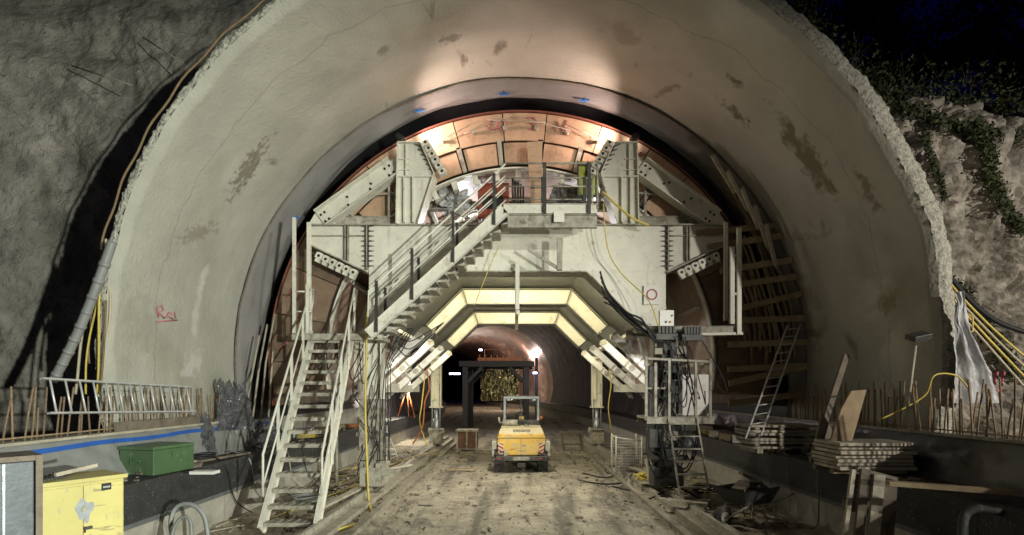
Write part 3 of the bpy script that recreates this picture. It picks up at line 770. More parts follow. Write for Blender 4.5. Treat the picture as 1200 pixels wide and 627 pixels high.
# towers
for s in (-1, 1):
    b = MB(); b.prism(mir([(3.04,6.80),(3.0,8.83),(2.43,8.83),(2.09,8.05),(2.5,6.80)], s), YF, YF + .03); b.build('tower_plate', 'steel', car)
    b = MB()
    for (p, q) in (((3.04,6.8),(3.0,8.83)), ((3.0,8.83),(2.43,8.83)), ((2.43,8.83),(2.09,8.05)), ((2.09,8.05),(2.5,6.8))): flange(p, q, YF - .10, YF + .4, s=s, t=.025)
    flange((3.02,7.98),(2.1,7.98), YF - .08, YF, s=s, t=.03)
    for x in (2.84, 2.62): flange((x,6.82),(x,7.96), YF - .09, YF, s=s, t=.035)
    flange((2.80,8.0),(2.80,8.8), YF - .07, YF, s=s, t=.02)
    for z in (8.15, 8.42): flange((2.70,z),(2.96,z), YF-.06, YF, s=s, t=.015)
    b.build('tower_flange', 'steel', car)
    b = MB(); b.beam((CX+s*2.43, YF-.055, 8.74), (CX+s*2.05, YF-.055, 8.1), .06, .04, (0,1,0))
    for k in range(6):
        t = k/5; x = 2.42 - .36*t; z = 8.72 - .62*t
        b.prism([(CX+s*x, z), (CX+s*x, z+.035), (CX+s*(x+.17), z+.07)], YF - .08, YF - .03)
    b.build('toothed_plate', 'steel_dark', car)
    for k in range(6):
        t = k/5; x = 2.30 - .42*t; z = 8.80 - .72*t
        b = MB(); m_ = Matrix.Translation((CX + s*x, YF + .02, z)) @ Matrix.Rotation(s*R(28), 4, 'Y')
        b.box(-.10,.10,-.16,.04,-.06,.06, m_); lg = b.build('hinge_lug', 'steel', car, bevel=.01)
        h = MB(); p = m_ @ Vector((0,-.165,0)); h.cyl(p + Vector((0,.01,0)), p + Vector((0,-.012,0)), .035, 10); h.build('pin_hole', 'black', lg)
    # diagonal strut
    b = MB(); p0 = Vector((CX+s*3.12, YF+.10, 8.28)); p1 = Vector((CX+s*4.98, YF+.10, 6.94))
    b.channel(p0, p1, .34, .48, .03, (0,1,0)); b.build('diagonal_strut', 'steel', car)
    b = MB()
    dd = (p1 - p0).normalized(); up = Vector((0,1,0)).cross(dd)
    for (t, o) in ((.04,.1),(.04,-.1),(.10,.1),(.10,-.1),(.32,.0),(.36,-.1),(.62,.08),(.66,-.1),(.92,.1),(.92,-.1),(.97,.1),(.97,-.1)):
        q = p0.lerp(p1, t) + up*o; b = MB(); b.cyl(q + Vector((0,-.018,0)), q + Vector((0,-.03,0)), .032, 8); b.build('bolt_hole', 'black', car)
    b = MB(); b.prism(mir([(4.55,6.79),(5.35,6.79),(5.05,7.3)], s), YF + .14, YF + .16); b.build('gusset', 'steel', car); b = MB(); b.prism(mir([(3.04,8.1),(3.04,8.6),(3.5,8.25)], s), YF + .14, YF + .16); b.build('gusset', 'steel', car)
    # beams behind
    b = MB(); b.channel((CX+s*3.06, YF+.24, 6.95), (CX+s*4.8, YF+.24, 6.95), .12, .24, .02); 
    for x in (3.3, 4.25): b.beam((CX+s*x, YF+.3, 7.05), (CX+s*x, YF+.3, 8.15 if x < 4 else 7.5), .08, .06)
    b.beam((CX+s*3.1, YF+.3, 7.7), (CX+s*4.3, YF+.3, 7.6), .05, .05)
    b.build('rear_beam', 'steel_dirty', car)
# long beams along the carriage
for s in (-1, 1):
    for (x, z) in ((2.6, 6.9), (3.6, 4.5)):
        b = MB(); b.channel((CX+s*x, YF+.5, z), (CX+s*x, 23.2, z), .25, .35, .02, (1,0,0)); b.build('long_beam', 'steel', car)
# cross beams behind at z~8 and upper arches support
for Y, z in ((13.9, 7.6), (16.5, 7.6), (19.5, 7.6)):
    b = MB(); b.channel((CX-2.8, Y, z), (CX+2.8, Y, z), .2, .22, .02)
    for x in (-1.8, 1.8): b.beam((CX+x, Y, 6.8), (CX+x, Y, 7.95), .12, .12)
    b.beam((CX-1.8, Y, 7.6), (CX-.8, Y, 6.9), .1, .1); b.beam((CX+1.8, Y, 7.6), (CX+.6, Y, 6.9), .1, .1)
    b.build('cross_beam', 'steel_dirty', car)
b = MB(); b.box(CX-3.6, CX+3.6, 13.4, 23.2, 6.68, 6.72); b.build('deck', 'timber_old', car)
# side braces (spindle struts)
for s in (-1, 1):
    for k, Y in enumerate((15.0, 16.9, 19.2, 21.6)):
        p0 = Vector((CX+s*2.80, Y, 4.22)); p1 = Vector((CX+s*4.55, Y, 2.62))
        r = thing('x', None, None, (0,0,0)) if False else None
        b = MB(); b.beam(p0, p1, .2, .235, (0,1,0)); br = b.build('side_brace', 'strut_paint', car, bevel=.008)
        d = (p1 - p0).normalized()
        for q in (p0 + d*.05, p0.lerp(p1, .55)):
            e = MB(); e.cyl(q - Vector((0,.15,0)), q + Vector((0,.15,0)), .10, 14); e.build('pipe_end', 'steel_dirty', br)
        for q in (.46, .70): 
            c = p0.lerp(p1, q); e = MB(); e.beam(c - d*.03, c + d*.03, .23, .27, (0,1,0)); e.build('brace_collar', 'steel_dirty', br)
        e = MB(); e.cyl(p1, p1 + d*.5, .06, 12); e.cyl(p1 + d*.3, p1 + d*.4, .1, 12); e.build('spindle', 'steel_dirty', br)
    # upper big tilted plates at knee
    b = MB(); b.beam((CX+s*4.4, 14.2, 2.7), (CX+s*4.4, 23, 2.7), .08, .3, (1,0,0)); b.build('side_rail_beam', 'steel', car)
    for Y in (15.6, 18, 20.6):
        b = MB(); b.cyl((CX+s*3.6, Y, 5.1), (CX+s*4.55, Y, 5.4), .06, 10); b.build('tie_bar', 'steel_dirty', car); b = MB(); b.cyl((CX+s*3.7, Y, 3.4), (CX+s*4.95, Y, 2.7), .05, 10); b.build('tie_bar', 'steel_dirty', car)
# outer side panels of the formwork legs below bracket
for s in (-1, 1):
    b = MB(); b.beam((CX+s*5.2, YF-.12, 4.35), (CX+s*5.2, YF-.12, 6.8), .08, .09); b.build('outer_post', 'steel', car)

# tubular lamps under frames (inferred from the lit frame faces)
for Y in (13.6, 18.4):
    for s in (-1, 0, 1):
        if s == 0: p, q = (CX-1.1, Y, 5.95), (CX+1.1, Y, 5.95)
        else: p, q = (CX+s*2.05, Y, 5.75), (CX+s*3.1, Y, 4.7)
        t = thing('tube_lamp', ('lit tube lamp fixed under the roof plate of the travelling frame' if s == 0 else 'lit tube lamp fixed along the sloping side of the travelling frame'), 'lamp', p, 'tube lamps under the steel frame' if s == 0 else 'tube lamps on the sloping sides')
        b = MB(); b.beam(p, q, .12, .06); b.build('housing', 'white', t)
        b = MB(); d = Vector((0, .05, -.06)); b.cyl(Vector(p)+d, Vector(q)+d, .02, 8); b.build('tube', 'lamp_yellow', t)

# upper clutter inside the carriage -----------------------------------------
t = thing('machine_box', 'rust red machine housing behind the upper stair rail', 'machine box', P(575, 250, 13.6))
q0 = P(560,256,13.6); q1 = P(592,214,13.6)
b = MB(); b.prism([(q0.x,q0.z),(q1.x+.1,q0.z),(q1.x+.1,q1.z),(q0.x+.15,q1.z),(q0.x,q1.z-.2)], 13.6, 14.6); b.build('housing', 'red_box', t, bevel=.02)
b = MB(); b.box(q0.x+.12, q1.x-.05, 13.585, 13.597, q0.z+.25, q1.z-.35); b.build('opening', 'black', t)
b = MB(); 
for k in range(5): b.cyl((q1.x+.2+.07*k, 13.6, q0.z+.2), (q1.x+.2+.07*k, 13.6, q1.z+.1-.05*k), .03, 8)
b.build('pipes', 'steel_dark', t)
b = MB(); p = P(622,240,13.05); q = P(636,168,13.05); b.prism([(p.x,p.z),(q.x,p.z),(q.x-.02,q.z+.02),(p.x-.1,q.z)], 12.98, 13.03); b.build('upright_board', 'plywood', label='tall upright plywood board behind the upper platform', cat='board')
t = thing('gas_cylinders', 'yellow green tank pair behind the platform rail', 'tank', P(690, 236, 13.1))
for x in (682, 694):
    b = MB(); a = P(x,230,13.1); c = P(x,193,13.1); b.tube([a, a+Vector((0,0,.1)), c-Vector((0,0,.08)), c, c+Vector((0,0,.03))], .125, 16); b.build('tank_body', 'lime', t)
b = MB(); a = P(677,236,13.0); c = P(700,190,13.0)
for x in (a.x, (a.x+c.x)/2, c.x): b.box(x-.02, x+.02, 12.93, 12.97, a.z, c.z)
for z in (a.z+.1, c.z-.1): b.box(a.x, c.x, 12.90, 12.93, z-.02, z+.02)
b.build('cage', 'steel_dark', t)
def crumple(label, c, rx, rz, ry, mat_, name='plastic_heap', n=26, cat='plastic sheet'):
    b = MB(); c = Vector(c)
    def fn(u, v):
        a = u*2*math.pi; e = (v - .5)*math.pi
        d = Vector((math.cos(a)*math.cos(e), math.sin(a)*math.cos(e), math.sin(e)))
        k = .85 + .40*fb(d.x*2+c.x, d.y*2, d.z*2, 1.0, 3) + .30*abs(fb(d.x*3, d.y*3+c.y, d.z*2, 2.0, 4))
        return c + Vector((d.x*rx*k, d.y*ry*k, d.z*rz*k))
    b.grid(fn, n*2, n, False); return b.build(name, mat_, label=label, cat=cat)
crumple('crumpled pale sheeting stuffed between the upper struts, at the stair side', P(530,236,13.95), .5, .36, .3, 'film_clear')
crumple('crumpled pale sheeting behind the tank pair', P(662,232,13.95), .42, .34, .3, 'film_clear')

# tower lamps (lit floodlights)
for s, lab in ((-1, 'small black floodlight on top of the steel tower by the stairs'), (1, 'small black floodlight on top of the steel tower near the circular sign')):
    x = CX + s*2.97; z = 8.86
    t = thing('floodlight', lab, 'floodlight', (x, YF+.1, z), 'floodlights on the steel towers')
    b = MB(); b.cyl((x, YF+.1, z), (x, YF+.1, z+.1), .02, 8); b.box(x-.05, x+.05, YF+.04, YF+.16, z-.02, z+.02); b.build('bracket', 'black', t)
    b = MB(); m_ = Matrix.Translation((x, YF+.1, z+.16)) @ Matrix.Rotation(-s*R(35), 4, 'Y'); b.box(-.1,.1,-.1,.1,-.07,.06, m_); b.build('body', 'black', t, bevel=.01)
    b = MB(); b.box(-.08,.08,.101,.106,-.05,.045, m_); b.build('lens', 'lamp_white', t)

# ================================================================== STAIRS / WALKWAYS
def stair_side(b, p0, p1, h, t=.05): 
    b.beam(p0, p1, t, h, (1,0,0))
# lower flight
st = thing('steel_stairs', 'lower cream steel stair flight with open treads climbing from the floor', 'stairs', (-4.1, 9.2, 0), 'stair flights of the steel frame')
B0 = Vector((-4.05, 9.15, 0.0)); B1 = Vector((-4.55, 12.75, 3.95)); W = .98
for s in (-1, 1):
    o = Vector((s*W/2, 0, 0)); b = MB()
    b.channel(B0 + o + Vector((0,0,.10)), B1 + o + Vector((0,0,.05)), .07, .24, .012, (1,0,0)); b.build('stringer', 'steel', st)
NT = 15
for k in range(NT):
    t = (k + .8)/(NT + .3); c = B0.lerp(B1, t); b = MB()
    b.box(c.x - W/2 + .04, c.x + W/2 - .04, c.y - .13, c.y + .13, c.z - .01, c.z + .02)
    b.box(c.x - W/2 + .04, c.x + W/2 - .04, c.y - .14, c.y - .12, c.z - .05, c.z + .02)
    for j in range(6): b.box(c.x - W/2 + .1 + j*.155, c.x - W/2 + .13 + j*.155, c.y - .12, c.y + .12, c.z + .02, c.z + .03)
    b.build('tread', 'steel_dirty', st)
for s in (-1, 1):
    o = Vector((s*(W/2 + .05), 0, 0))
    top = Vector((0,0,1.2)); mid = Vector((0,0,.62)); b = MB()
    e0, e1 = .06, 1.0
    a = B0.lerp(B1, e0) + o; c = B0.lerp(B1, e1) + o
    b.tube([a + mid*.7, a + top, c + top, c + top + Vector((0,.25,0)), c + mid], .024, 8)
    b.tube([a + mid, c + mid], .018, 8); b.build('handrail', 'steel', st)
    for t in (.30, .55, .80, 1.0):
        q = B0.lerp(B1, t) + o; b = MB(); b.box(q.x-.022, q.x+.022, q.y-.022, q.y+.022, q.z - .05, q.z + 1.2); b.build('rail_post', 'steel', st)
# landing
t = thing('stair_landing', 'small steel landing joining the two stair flights', 'landing', (-4.3, 12.9, 3.95))
b = MB(); b.box(-5.35, -3.55, 12.25, 12.33, 3.82, 3.97); b.box(-5.35, -3.55, 12.33, 13.6, 3.93, 3.97); b.build('grating', 'steel_dirty', t)
for x in (-5.3, -4.98): 
    b = MB(); b.box(x-.035, x+.035, 12.24, 12.3, 3.98, 5.15 if x > -5.2 else 6.75); b.build('post', 'steel', t)
b = MB(); b.tube([(-5.3,12.27,4.98),(-5.05,12.27,4.98)], .02, 8); b.tube([(-5.3,12.27,4.5),(-4.9,12.27,4.5)], .02, 8); b.build('handrail', 'steel', t)
# upper flight seen from the side
st = thing('steel_stairs', 'upper cream steel stair flight rising sideways to the top platform', 'stairs', (-3.6, 12.2, 3.9), 'stair flights of the steel frame')
Yn, Yb = 11.75, 12.55
U0 = P(432, 392, Yn); U1 = P(592, 246, Yn)
U0b = Vector((U0.x, Yb, U0.z)); U1b = Vector((U1.x, Yb, U1.z))
for (a, c) in ((U0, U1), (U0b, U1b)):
    b = MB(); b.channel(a, c, .08, .27, .012, (0,1,0)); b.build('stringer', 'steel', st)
NT = 15
for k in range(NT):
    t = (k + .6)/NT; c = U0.lerp(U1, t); b = MB()
    b.box(c.x - .13, c.x + .13, Yn + .045, Yb - .045, c.z - .03, c.z); b.box(c.x-.13, c.x-.11, Yn+.045, Yb-.045, c.z-.055, c.z-.03)
    b.prism([(c.x-.14, c.z-.235),(c.x+.14,c.z-.235),(c.x+.14,c.z-.20)], Yn+.06, Yb-.06) if False else None
    b.build('tread', 'steel_dirty', st)
b = MB()
for k in range(NT):
    t = (k + .6)/NT; c = U0.lerp(U1, t) + Vector((.07,0,-.20))
    b.prism([(c.x-.08, c.z-.035),(c.x+.10,c.z-.035),(c.x+.12,c.z+.04)], Yn + .05, Yb - .05)
b.build('tread_bracket', 'steel_dirty', st)
for (a, c) in ((U0, U1), (U0b, U1b)):
    b = MB(); up = Vector((0,0,1.05)); mid = Vector((0,0,.52))
    b.tube([a + Vector((-.02,0,.4)), a + up*.95, c + up], .022, 8); b.tube([a + mid, c + mid], .018, 8); b.tube([a + mid*1.5, c + mid*1.5], .012, 6); b.build('handrail', 'steel', st)
    for t in (.06, .32, .62, .92):
        q = a.lerp(c, t); b = MB(); b.box(q.x-.03, q.x+.03, q.y-.06, q.y-.045+.03, q.z-.12, q.z+1.05); b.build('rail_post', 'steel_dark', st)
# top platform
pf = thing('top_platform', 'cream platform with pipe railing across the middle of the frame', 'platform', (0, 12.1, 6.9))
V0 = P(590, 245, Yn); V1 = P(700, 245, Yn)
b = MB()
for Y in (Yn, Yb): b.channel((V0.x, Y, V0.z), (V1.x, Y, V1.z), .08, .22, .012, (0,1,0))
b.build('side_beam', 'steel', pf)
b = MB(); b.box(V0.x, V1.x, Yn+.05, Yb-.05, V0.z-.02, V0.z+.01); 
for k in range(7): x = V0.x + .1 + (V1.x - V0.x - .2)*k/6; b.box(x-.03, x+.03, Yn+.05, Yb-.05, V0.z-.17, V0.z-.02)
b.build('deck', 'steel_dirty', pf)
b = MB(); b.channel((V0.x+.1, Yn+.05, V0.z-.27), (V1.x, Yn+.05, V0.z-.27), .1, .30, .015, (0,1,0)); b.build('lower_beam', 'steel_dirty', pf)
for Y in (Yn, Yb):
    b = MB(); b.tube([(V0.x-.02,Y,V0.z+1.05),(V1.x,Y,V0.z+1.05)], .022, 8); b.tube([(V0.x,Y,V0.z+.52),(V1.x,Y,V0.z+.52)], .018, 8); b.tube([(V1.x,Y,V0.z),(V1.x,Y,V0.z+1.1)], .025, 8); b.build('handrail', 'steel_dirty', pf)
    for x in (638, 690): 
        q = P(x,245,Yn); b = MB(); b.box(q.x-.04, q.x+.04, Y-.06, Y-.045, q.z-.12, q.z+1.05); b.build('rail_post', 'steel_dark', pf)
b = MB(); q = P(658,262,Yn); b.beam((q.x, Yn+.5, q.z-.2), (q.x, Yn+.5, q.z-.95), .12, .12); b.beam((q.x-.75, Yn+.5, q.z-.45), (q.x-.05, Yn+.5, q.z-.9), .05, .07); b.build('support', 'steel_dirty', pf)
b = MB(); q = P(655,256,Yn); b.box(q.x-.12, q.x+.12, Yn-.06, Yn-.045, q.z-.1, q.z+.14); b.build('joint_plate', 'steel', pf)

# right walkway
wk = thing('side_walkway', 'steel walkway with tall end frame below the right bracket', 'walkway', (4.8, 12.6, 4.2))
Q0 = P(742,386,12.3); Q1 = P(866,386,12.3)
b = MB(); b.channel((Q0.x,12.3,Q0.z), (Q1.x,12.3,Q1.z), .08, .16, .012); b.channel((Q0.x,13.1,Q0.z), (Q1.x,13.1,Q1.z), .08, .16, .012); b.box(Q0.x, Q1.x, 12.35, 13.05, Q0.z+.05, Q0.z+.08); b.build('deck', 'steel_dirty', wk)
for (x, y0, y1) in ((865,268,392),(857,290,380)):
    a = P(x,y0,12.28); c = P(x,y1,12.28); b = MB(); b.box(a.x-.05, a.x+.05, 12.2, 12.27, c.z, a.z); b.build('post', 'steel', wk)
b = MB()
for y in (300, 345): a = P(856,y,12.24); c = P(866,y-1,12.24); b.beam(a, c, .05, .05)
b.build('rung', 'steel', wk)
b = MB(); a = P(866,392,12.25); b.beam(P(800,392,12.28), P(870,391,12.28), .08, .06); b.build('toe_beam', 'steel', wk)

# circle sign and box
t = thing('circle_sign', 'small white square sign with a dark red ring on the cream plate', 'sign', P(764, 355, 12.85))
q = P(764,345,12.83); w = .20
b = MB(); b.box(q.x-w, q.x+w, 12.845, 12.87, q.z-w*1.25, q.z+w*1.15); b.build('panel', 'white', t)
b = MB(); b.arc((q.x, q.z), .105, .14, 0, 360, 12.836, 12.846, 32); b.build('ring', 'red_paint', t)
t = thing('switch_box', 'small grey switch box with knobs under the circle sign', 'switch box', P(776, 388, 12.2))
q = P(780,373,12.2); b = MB(); b.box(q.x-.17,q.x+.17,12.1,12.2,q.z-.2,q.z+.18); b.build('case', 'white', t, bevel=.01)
b = MB(); b.cyl((q.x+.08,12.1,q.z-.1),(q.x+.08,12.08,q.z-.1),.025,10); b.build('knob', 'orange', t)
b = MB(); b.cyl((q.x-.02,12.1,q.z-.1),(q.x-.02,12.08,q.z-.1),.025,10); b.cyl((q.x+.12,12.1,q.z+.05),(q.x+.12,12.08,q.z+.05),.02,10); b.build('knob', 'black', t)

# control stand (hydraulic station)
cs = thing('control_platform', 'railed steel operator platform with hydraulic valves at the right leg', 'platform', (4.0, 12.1, 0))
a = P(756,492,12.0); c = P(834,492,12.0)
b = MB(); b.channel((a.x,11.85,a.z),(c.x,11.85,c.z),.08,.16,.012); b.box(a.x,c.x,11.9,12.8,a.z+.03,a.z+.07); b.channel((a.x,12.8,a.z),(c.x,12.8,c.z),.08,.16,.012); b.build('deck', 'steel_dirty', cs)
for x, yt in ((757,420),(768,425),(784,420),(815,424),(832,421)):
    p = P(x,yt,11.9); b = MB(); b.box(p.x-.028,p.x+.028,11.86,11.91,a.z,p.z); b.build('rail_post', 'steel_dirty', cs)
b = MB(); p = P(755,420,11.9); q = P(834,424,11.9); b.beam(p, q, .05, .05); b.beam(P(757,455,11.95), P(784,455,11.95), .04,.04); b.build('handrail', 'steel_dirty', cs)
b = MB(); b.box(4.0, 4.75, 12.55, 12.62, 2.0, 3.0); b.build('back_panel', 'white', cs)
b = MB(); b.box(3.2,3.4,12.2,12.45,1.0,3.2); b.box(3.9,4.0,12.3,12.45,2.05,3.4); b.box(3.35,3.85,12.35,12.6,.75,1.3); b.build('frame_post', 'steel_dark', cs)
vb = MB()
for k in range(5):
    x = 3.34 + .085*k; vb.box(x, x+.06, 11.95, 12.15, 3.95, 4.12)
for k in range(6):
    x = 3.95 + .07*k; vb.box(x, x+.05, 11.95, 12.15, 3.93, 4.10)
vb.box(3.3,3.8,11.98,12.2,3.80,3.94); vb.box(3.9,4.4,11.98,12.2,3.78,3.92)
vb.box(3.55,3.85,12.25,12.28,2.3,3.9)
for k in range(10):
    x = random.uniform(3.55,3.85); z = random.uniform(2.4,3.6); q = random.uniform(.04,.1); vb.box(x-q,x+q,12.1,12.3,z-q,z+q)
vb.build('valve_bank', 'steel_dark', cs)
b = MB()
for k in range(12):
    x = random.uniform(3.35,4.4); z0 = random.uniform(3.5,3.9); r = random.uniform(.1,.4); L_ = random.uniform(.4, 1.5); e = random.uniform(-.4,.4); y0 = random.uniform(11.9,12.05)
    pts = [Vector((x + r*math.sin(t/24*math.pi) + e*t/24, y0 - .05*math.sin(t*.2), z0 - L_*math.sin(t/24*math.pi*random.choice((.72,.722))))) for t in range(25)]
    b.tube(pts, .013, 5)
b.build('hydraulic_hoses', 'hose_black', cs)
b = MB(); b.box(3.25,3.95,12.0,12.5,.35,.8); b.box(3.4,3.8,11.95,12.3,.8,1.25); b.box(3.15,3.45,12.05,12.4,1.25,1.7); b.cyl((3.2,12.1,1.0),(4.05,12.1,1.0),.09,12); b.build('pump_block', 'steel_dark', cs, bevel=.02)
b = MB(); b.cyl((3.95,12.15,1.35),(4.3,12.15,1.35),.16,16); b.build('pump_motor', 'galv', cs)
for k in range(9):
    x = random.uniform(3.2, 4.2); z = random.uniform(1.6, 3.9); zz = random.uniform(.3, 1.2); w_ = random.uniform(.1,.45)*random.choice((-1,1))
    hose('black hose hanging off the operator platform valves', [(x,11.95,z),(x+w_*.6,11.9,z*.7+zz*.3),(x+w_,11.92,z*.3+zz*.7),(x+w_*.4,11.95,zz),(x-w_*.5,12.0,zz+.15)], .016, 'hose_black', group='black hoses hanging off the operator platform')
# left work deck under the bracket, with drums and props behind the stairs
for k, (x, z0) in enumerate(((-5.1,1.22),(-4.75,.02))):
    t = thing('screw_prop', ['adjustable steel prop standing on the black wall behind the stairs','adjustable steel prop standing on the floor behind the stairs'][k], 'prop', (x-.9*(1-k), 13.6, z0))
    xx = x - .9*(1-k); b = MB(); b.cyl((xx,13.6,z0),(xx,13.6,z0+1.4),.04,10); b.box(xx-.1,xx+.1,13.5,13.7,z0,z0+.02); b.build('outer_tube', 'steel_dirty', t)
    b = MB(); b.cyl((xx,13.6,z0+1.4),(xx-.03,13.6,3.85),.028,10); b.build('inner_tube', 'galv', t)
for k in range(6):
    x = -5.3 + .28*k
    hose('dark cable slung below the stair landing', [(x,12.8,3.8),(x+.1,12.7,3.3-.1*k),(x+.35,12.7,3.1),(x+.6,12.75,3.6),(x+.7,12.8,3.85)], .014, 'hose_black', name='cable', cat='cable', group='dark cables slung below the stair landing')
# step ladder to control platform
def ladder(name, label, p0, p1, wv, nr, mat_, r=.022, cat='ladder', tread=False, parent=None, group=None):
    p0 = Vector(p0); p1 = Vector(p1); wv = Vector(wv)
    t = thing(name, label, cat, p0, group)
    d = (p1-p0).normalized()
    for s in (-.5, .5):
        b = MB(); b.beam(p0 + wv*s, p1 + wv*s, r*1.3, r*3, wv); b.build('side_rail', mat_, t)
    for k in range(nr):
        c = p0.lerp(p1, (k+.5)/nr); b = MB()
        if tread: b.box(c.x-wv.length/2, c.x+wv.length/2, c.y-.07, c.y+.07, c.z-.012, c.z+.012)
        else: b.cyl(c - wv*.5, c + wv*.5, r*.7, 8)
        b.build('rung', mat_, t)
    return t
ladder('step_ladder', 'steep pale metal steps leading up to the operator platform', (4.02,11.35,.02), (3.86,11.85,1.98), (.66,0,0), 7, 'steel_dirty', .022, 'steps', True)
# other ladders
ladder('aluminium_ladder', 'long aluminium ladder leaning against the dark vault wall', P(876,513,11.3)+Vector((.12,0,0)), P(930,381,12.9), (.36,.05,.05), 13, 'alu', .02)
la = P(53,464,7.4); lb = P(226,468,10.6)
ladder('aluminium_ladder', 'aluminium ladder lying on its side against the rebar row', la, lb, (-.10,0,.50), 13, 'alu', .022)
ladder('aluminium_ladder', 'small aluminium ladder leaning on the black wall behind the left leg', P(461,536,16.6), P(445,500,17.1)+Vector((0,0,.1)), (.3,0,0), 6, 'alu', .018)

# hoses on the frame ---------------------------------------------------------
hose('yellow hose hanging down the left leg to the floor', [P(430,365,12.2),P(429,420,12.2),P(428,480,12.1),P(430,540,12.0),P(432,585,11.6),P(436,605,10.6),P(425,612,10.3),P(405,618,9.6),P(380,626,9.2)], .028, 'hose_yellow')
hose('yellow hose slung from the tower to the cream girder', [P(706,225,12.6),P(722,240,12.5),P(742,256,12.5),P(760,264,12.6)], .03, 'hose_yellow')
hose('thin yellow line hanging from the platform end', [P(707,238,12.4),P(712,290,12.5),P(728,320,12.6),P(760,352,12.3),P(772,385,12.1)], .015, 'hose_yellow')
hose('thin brown line hanging across the octagon opening', [P(585,288,12.5),P(575,310,12.6),P(563,340,12.6),P(556,358,12.6)], .010, 'hose_yellow')
for k in range(7):
    dx = k*3 + random.uniform(-3,3); dy = k*3.5 + random.uniform(-5,5)
    hose('black hydraulic hose draped from the knee plate to the valves', [P(703+dx*.3,318+k*6,12.55),P(712+dx*.7,345+dy*.9,12.5-.03*k),P(733+dx,368+dy*.8,12.2),P(752+dx*.8,378+dy,12.05),P(762+dx*1.2,396+dy*.3,12.0)], .022, 'hose_black', group='black hydraulic hoses at the right knee')
for k in range(4):
    hose('black cable slanting down beside the left leg', [P(478+2*k,385,12.7),P(462+3*k,402+3*k,12.5),P(452+2*k,430,12.4),P(449+3*k+random.uniform(-4,4),480,12.3),P(446+4*k+random.uniform(-6,6),540,12.3)], .013, 'hose_black', name='cable', cat='cable', group='black cables beside the left leg')
for k in range(3):
    hose('dark cable hanging below the sloping left knee plate', [P(465,395+6*k,12.6),P(480,400+9*k,12.9),P(500,390+4*k,13.2),P(520,378,13.5)], .014, 'hose_black', name='cable', cat='cable', group='dark cables below the left knee')

# ================================================================== FLOOR THINGS
for s in (-1, 1):
    X = CX + s*3.6
    rt = thing('crane_rail', ('steel rail on concrete sleepers along the stairs side' if s < 0 else 'steel rail on concrete sleepers along the operator platform side'), 'rail', (X, 12, 0), 'rails of the travelling frame')
    b = MB(); b.box(X-.30, X+.30, 5, 27, -.03, .12); b.build('bed', 'sleeper', rt)
    b = MB(); b.box(X-.035, X+.035, 5, 27, .12, .13+.11); b.box(X-.08, X+.08, 5, 27, .12, .135); b.build('rail', 'steel_dirty', rt)
    b = MB(); b.box(X-s*.62-.07, X-s*.62+.07, 5, 27, -.03, .09); b.build('edge_beam', 'sleeper', rt)
# timber scraps, planks on floor near rails
scr = [(395,600,9.9,2.3,85,'timber_pale'),(455,560,12.5,2.0,60,'timber_pale'),(470,545,14,2.2,70,'timber_old'),(845,608,10.3,1.6,120,'timber_old'),(800,603,10.6,1.0,150,'timber_pale'),
       (790,590,11.8,1.2,100,'timber_old'),(500,540,15.5,1.8,75,'timber'),(540,552,15.8,1.0,178,'timber'),(860,612,10,.8,10,'timber'),(500,592,11.3,.35,170,'timber_pale'),(745,560,14.5,1.5,110,'timber_pale')]
for k, (px, py, Y, L, ang, m_) in enumerate(scr):
    Y = 2.6*600/(py-458); X = (px-604)*Y/600; d = Vector((math.cos(R(ang)), math.sin(R(ang)), 0))*L/2
    b = MB(); z = .05 if abs(abs(X)-3.6) > .4 else .27
    if abs(X) > 5.7: continue
    b.beam(Vector((X,Y,z))-d, Vector((X,Y,z))+d, .16, .05, Vector((0,0,1)).cross(d)); 
    b.build('loose_plank', m_, label=['long pale plank lying beside the bottom stair','pale plank by the left leg foot','dark plank along the left rail past the leg','dark plank in front of the wheelbarrow','short pale plank under the metal steps','dark plank beside the metal steps foot','brown plank leading to the rear left leg','broad brown board left of the loader','short board under the wheelbarrow','tiny pale batten on open floor','pale plank near the mesh basket'][k], cat='plank', group='loose planks on the floor')
# small debris as stuff
b = MB()
for _ in range(2600):
    s = random.choice((-1,1)); X = s*random.uniform(2.2,5.6) if random.random() < .75 else random.uniform(-2.5,2.5); Y = random.uniform(8.5, 22); q = .006 + .03*random.random()**3
    m_ = Matrix.Translation((X, Y, q*.5+.01)) @ Matrix.Rotation(random.random()*6, 4, 'Z') @ Matrix.Rotation(random.random(), 4, 'X')
    b.box(-q*random.uniform(1,3),q,-q,q,-q*.5,q*.6, m_)
b.build('rubble', 'mud', label='small stones and scraps scattered over the dirty floor', cat='rubble', kind='stuff')
b = MB()
for _ in range(260):
    s = random.choice((-1,1)); X = s*random.uniform(5.85,6.9); Y = random.uniform(7, 24); q = random.uniform(.01,.04)
    m_ = Matrix.Translation((X, Y, 1.2+q*.5)) @ Matrix.Rotation(random.random()*6, 4, 'Z')
    b.box(-q*random.uniform(1,5),q,-q,q,-q*.5,q*.5, m_)
b.build('debris', 'timber_old', label='wood scraps and crumbs littering both side walls', cat='debris', kind='stuff')
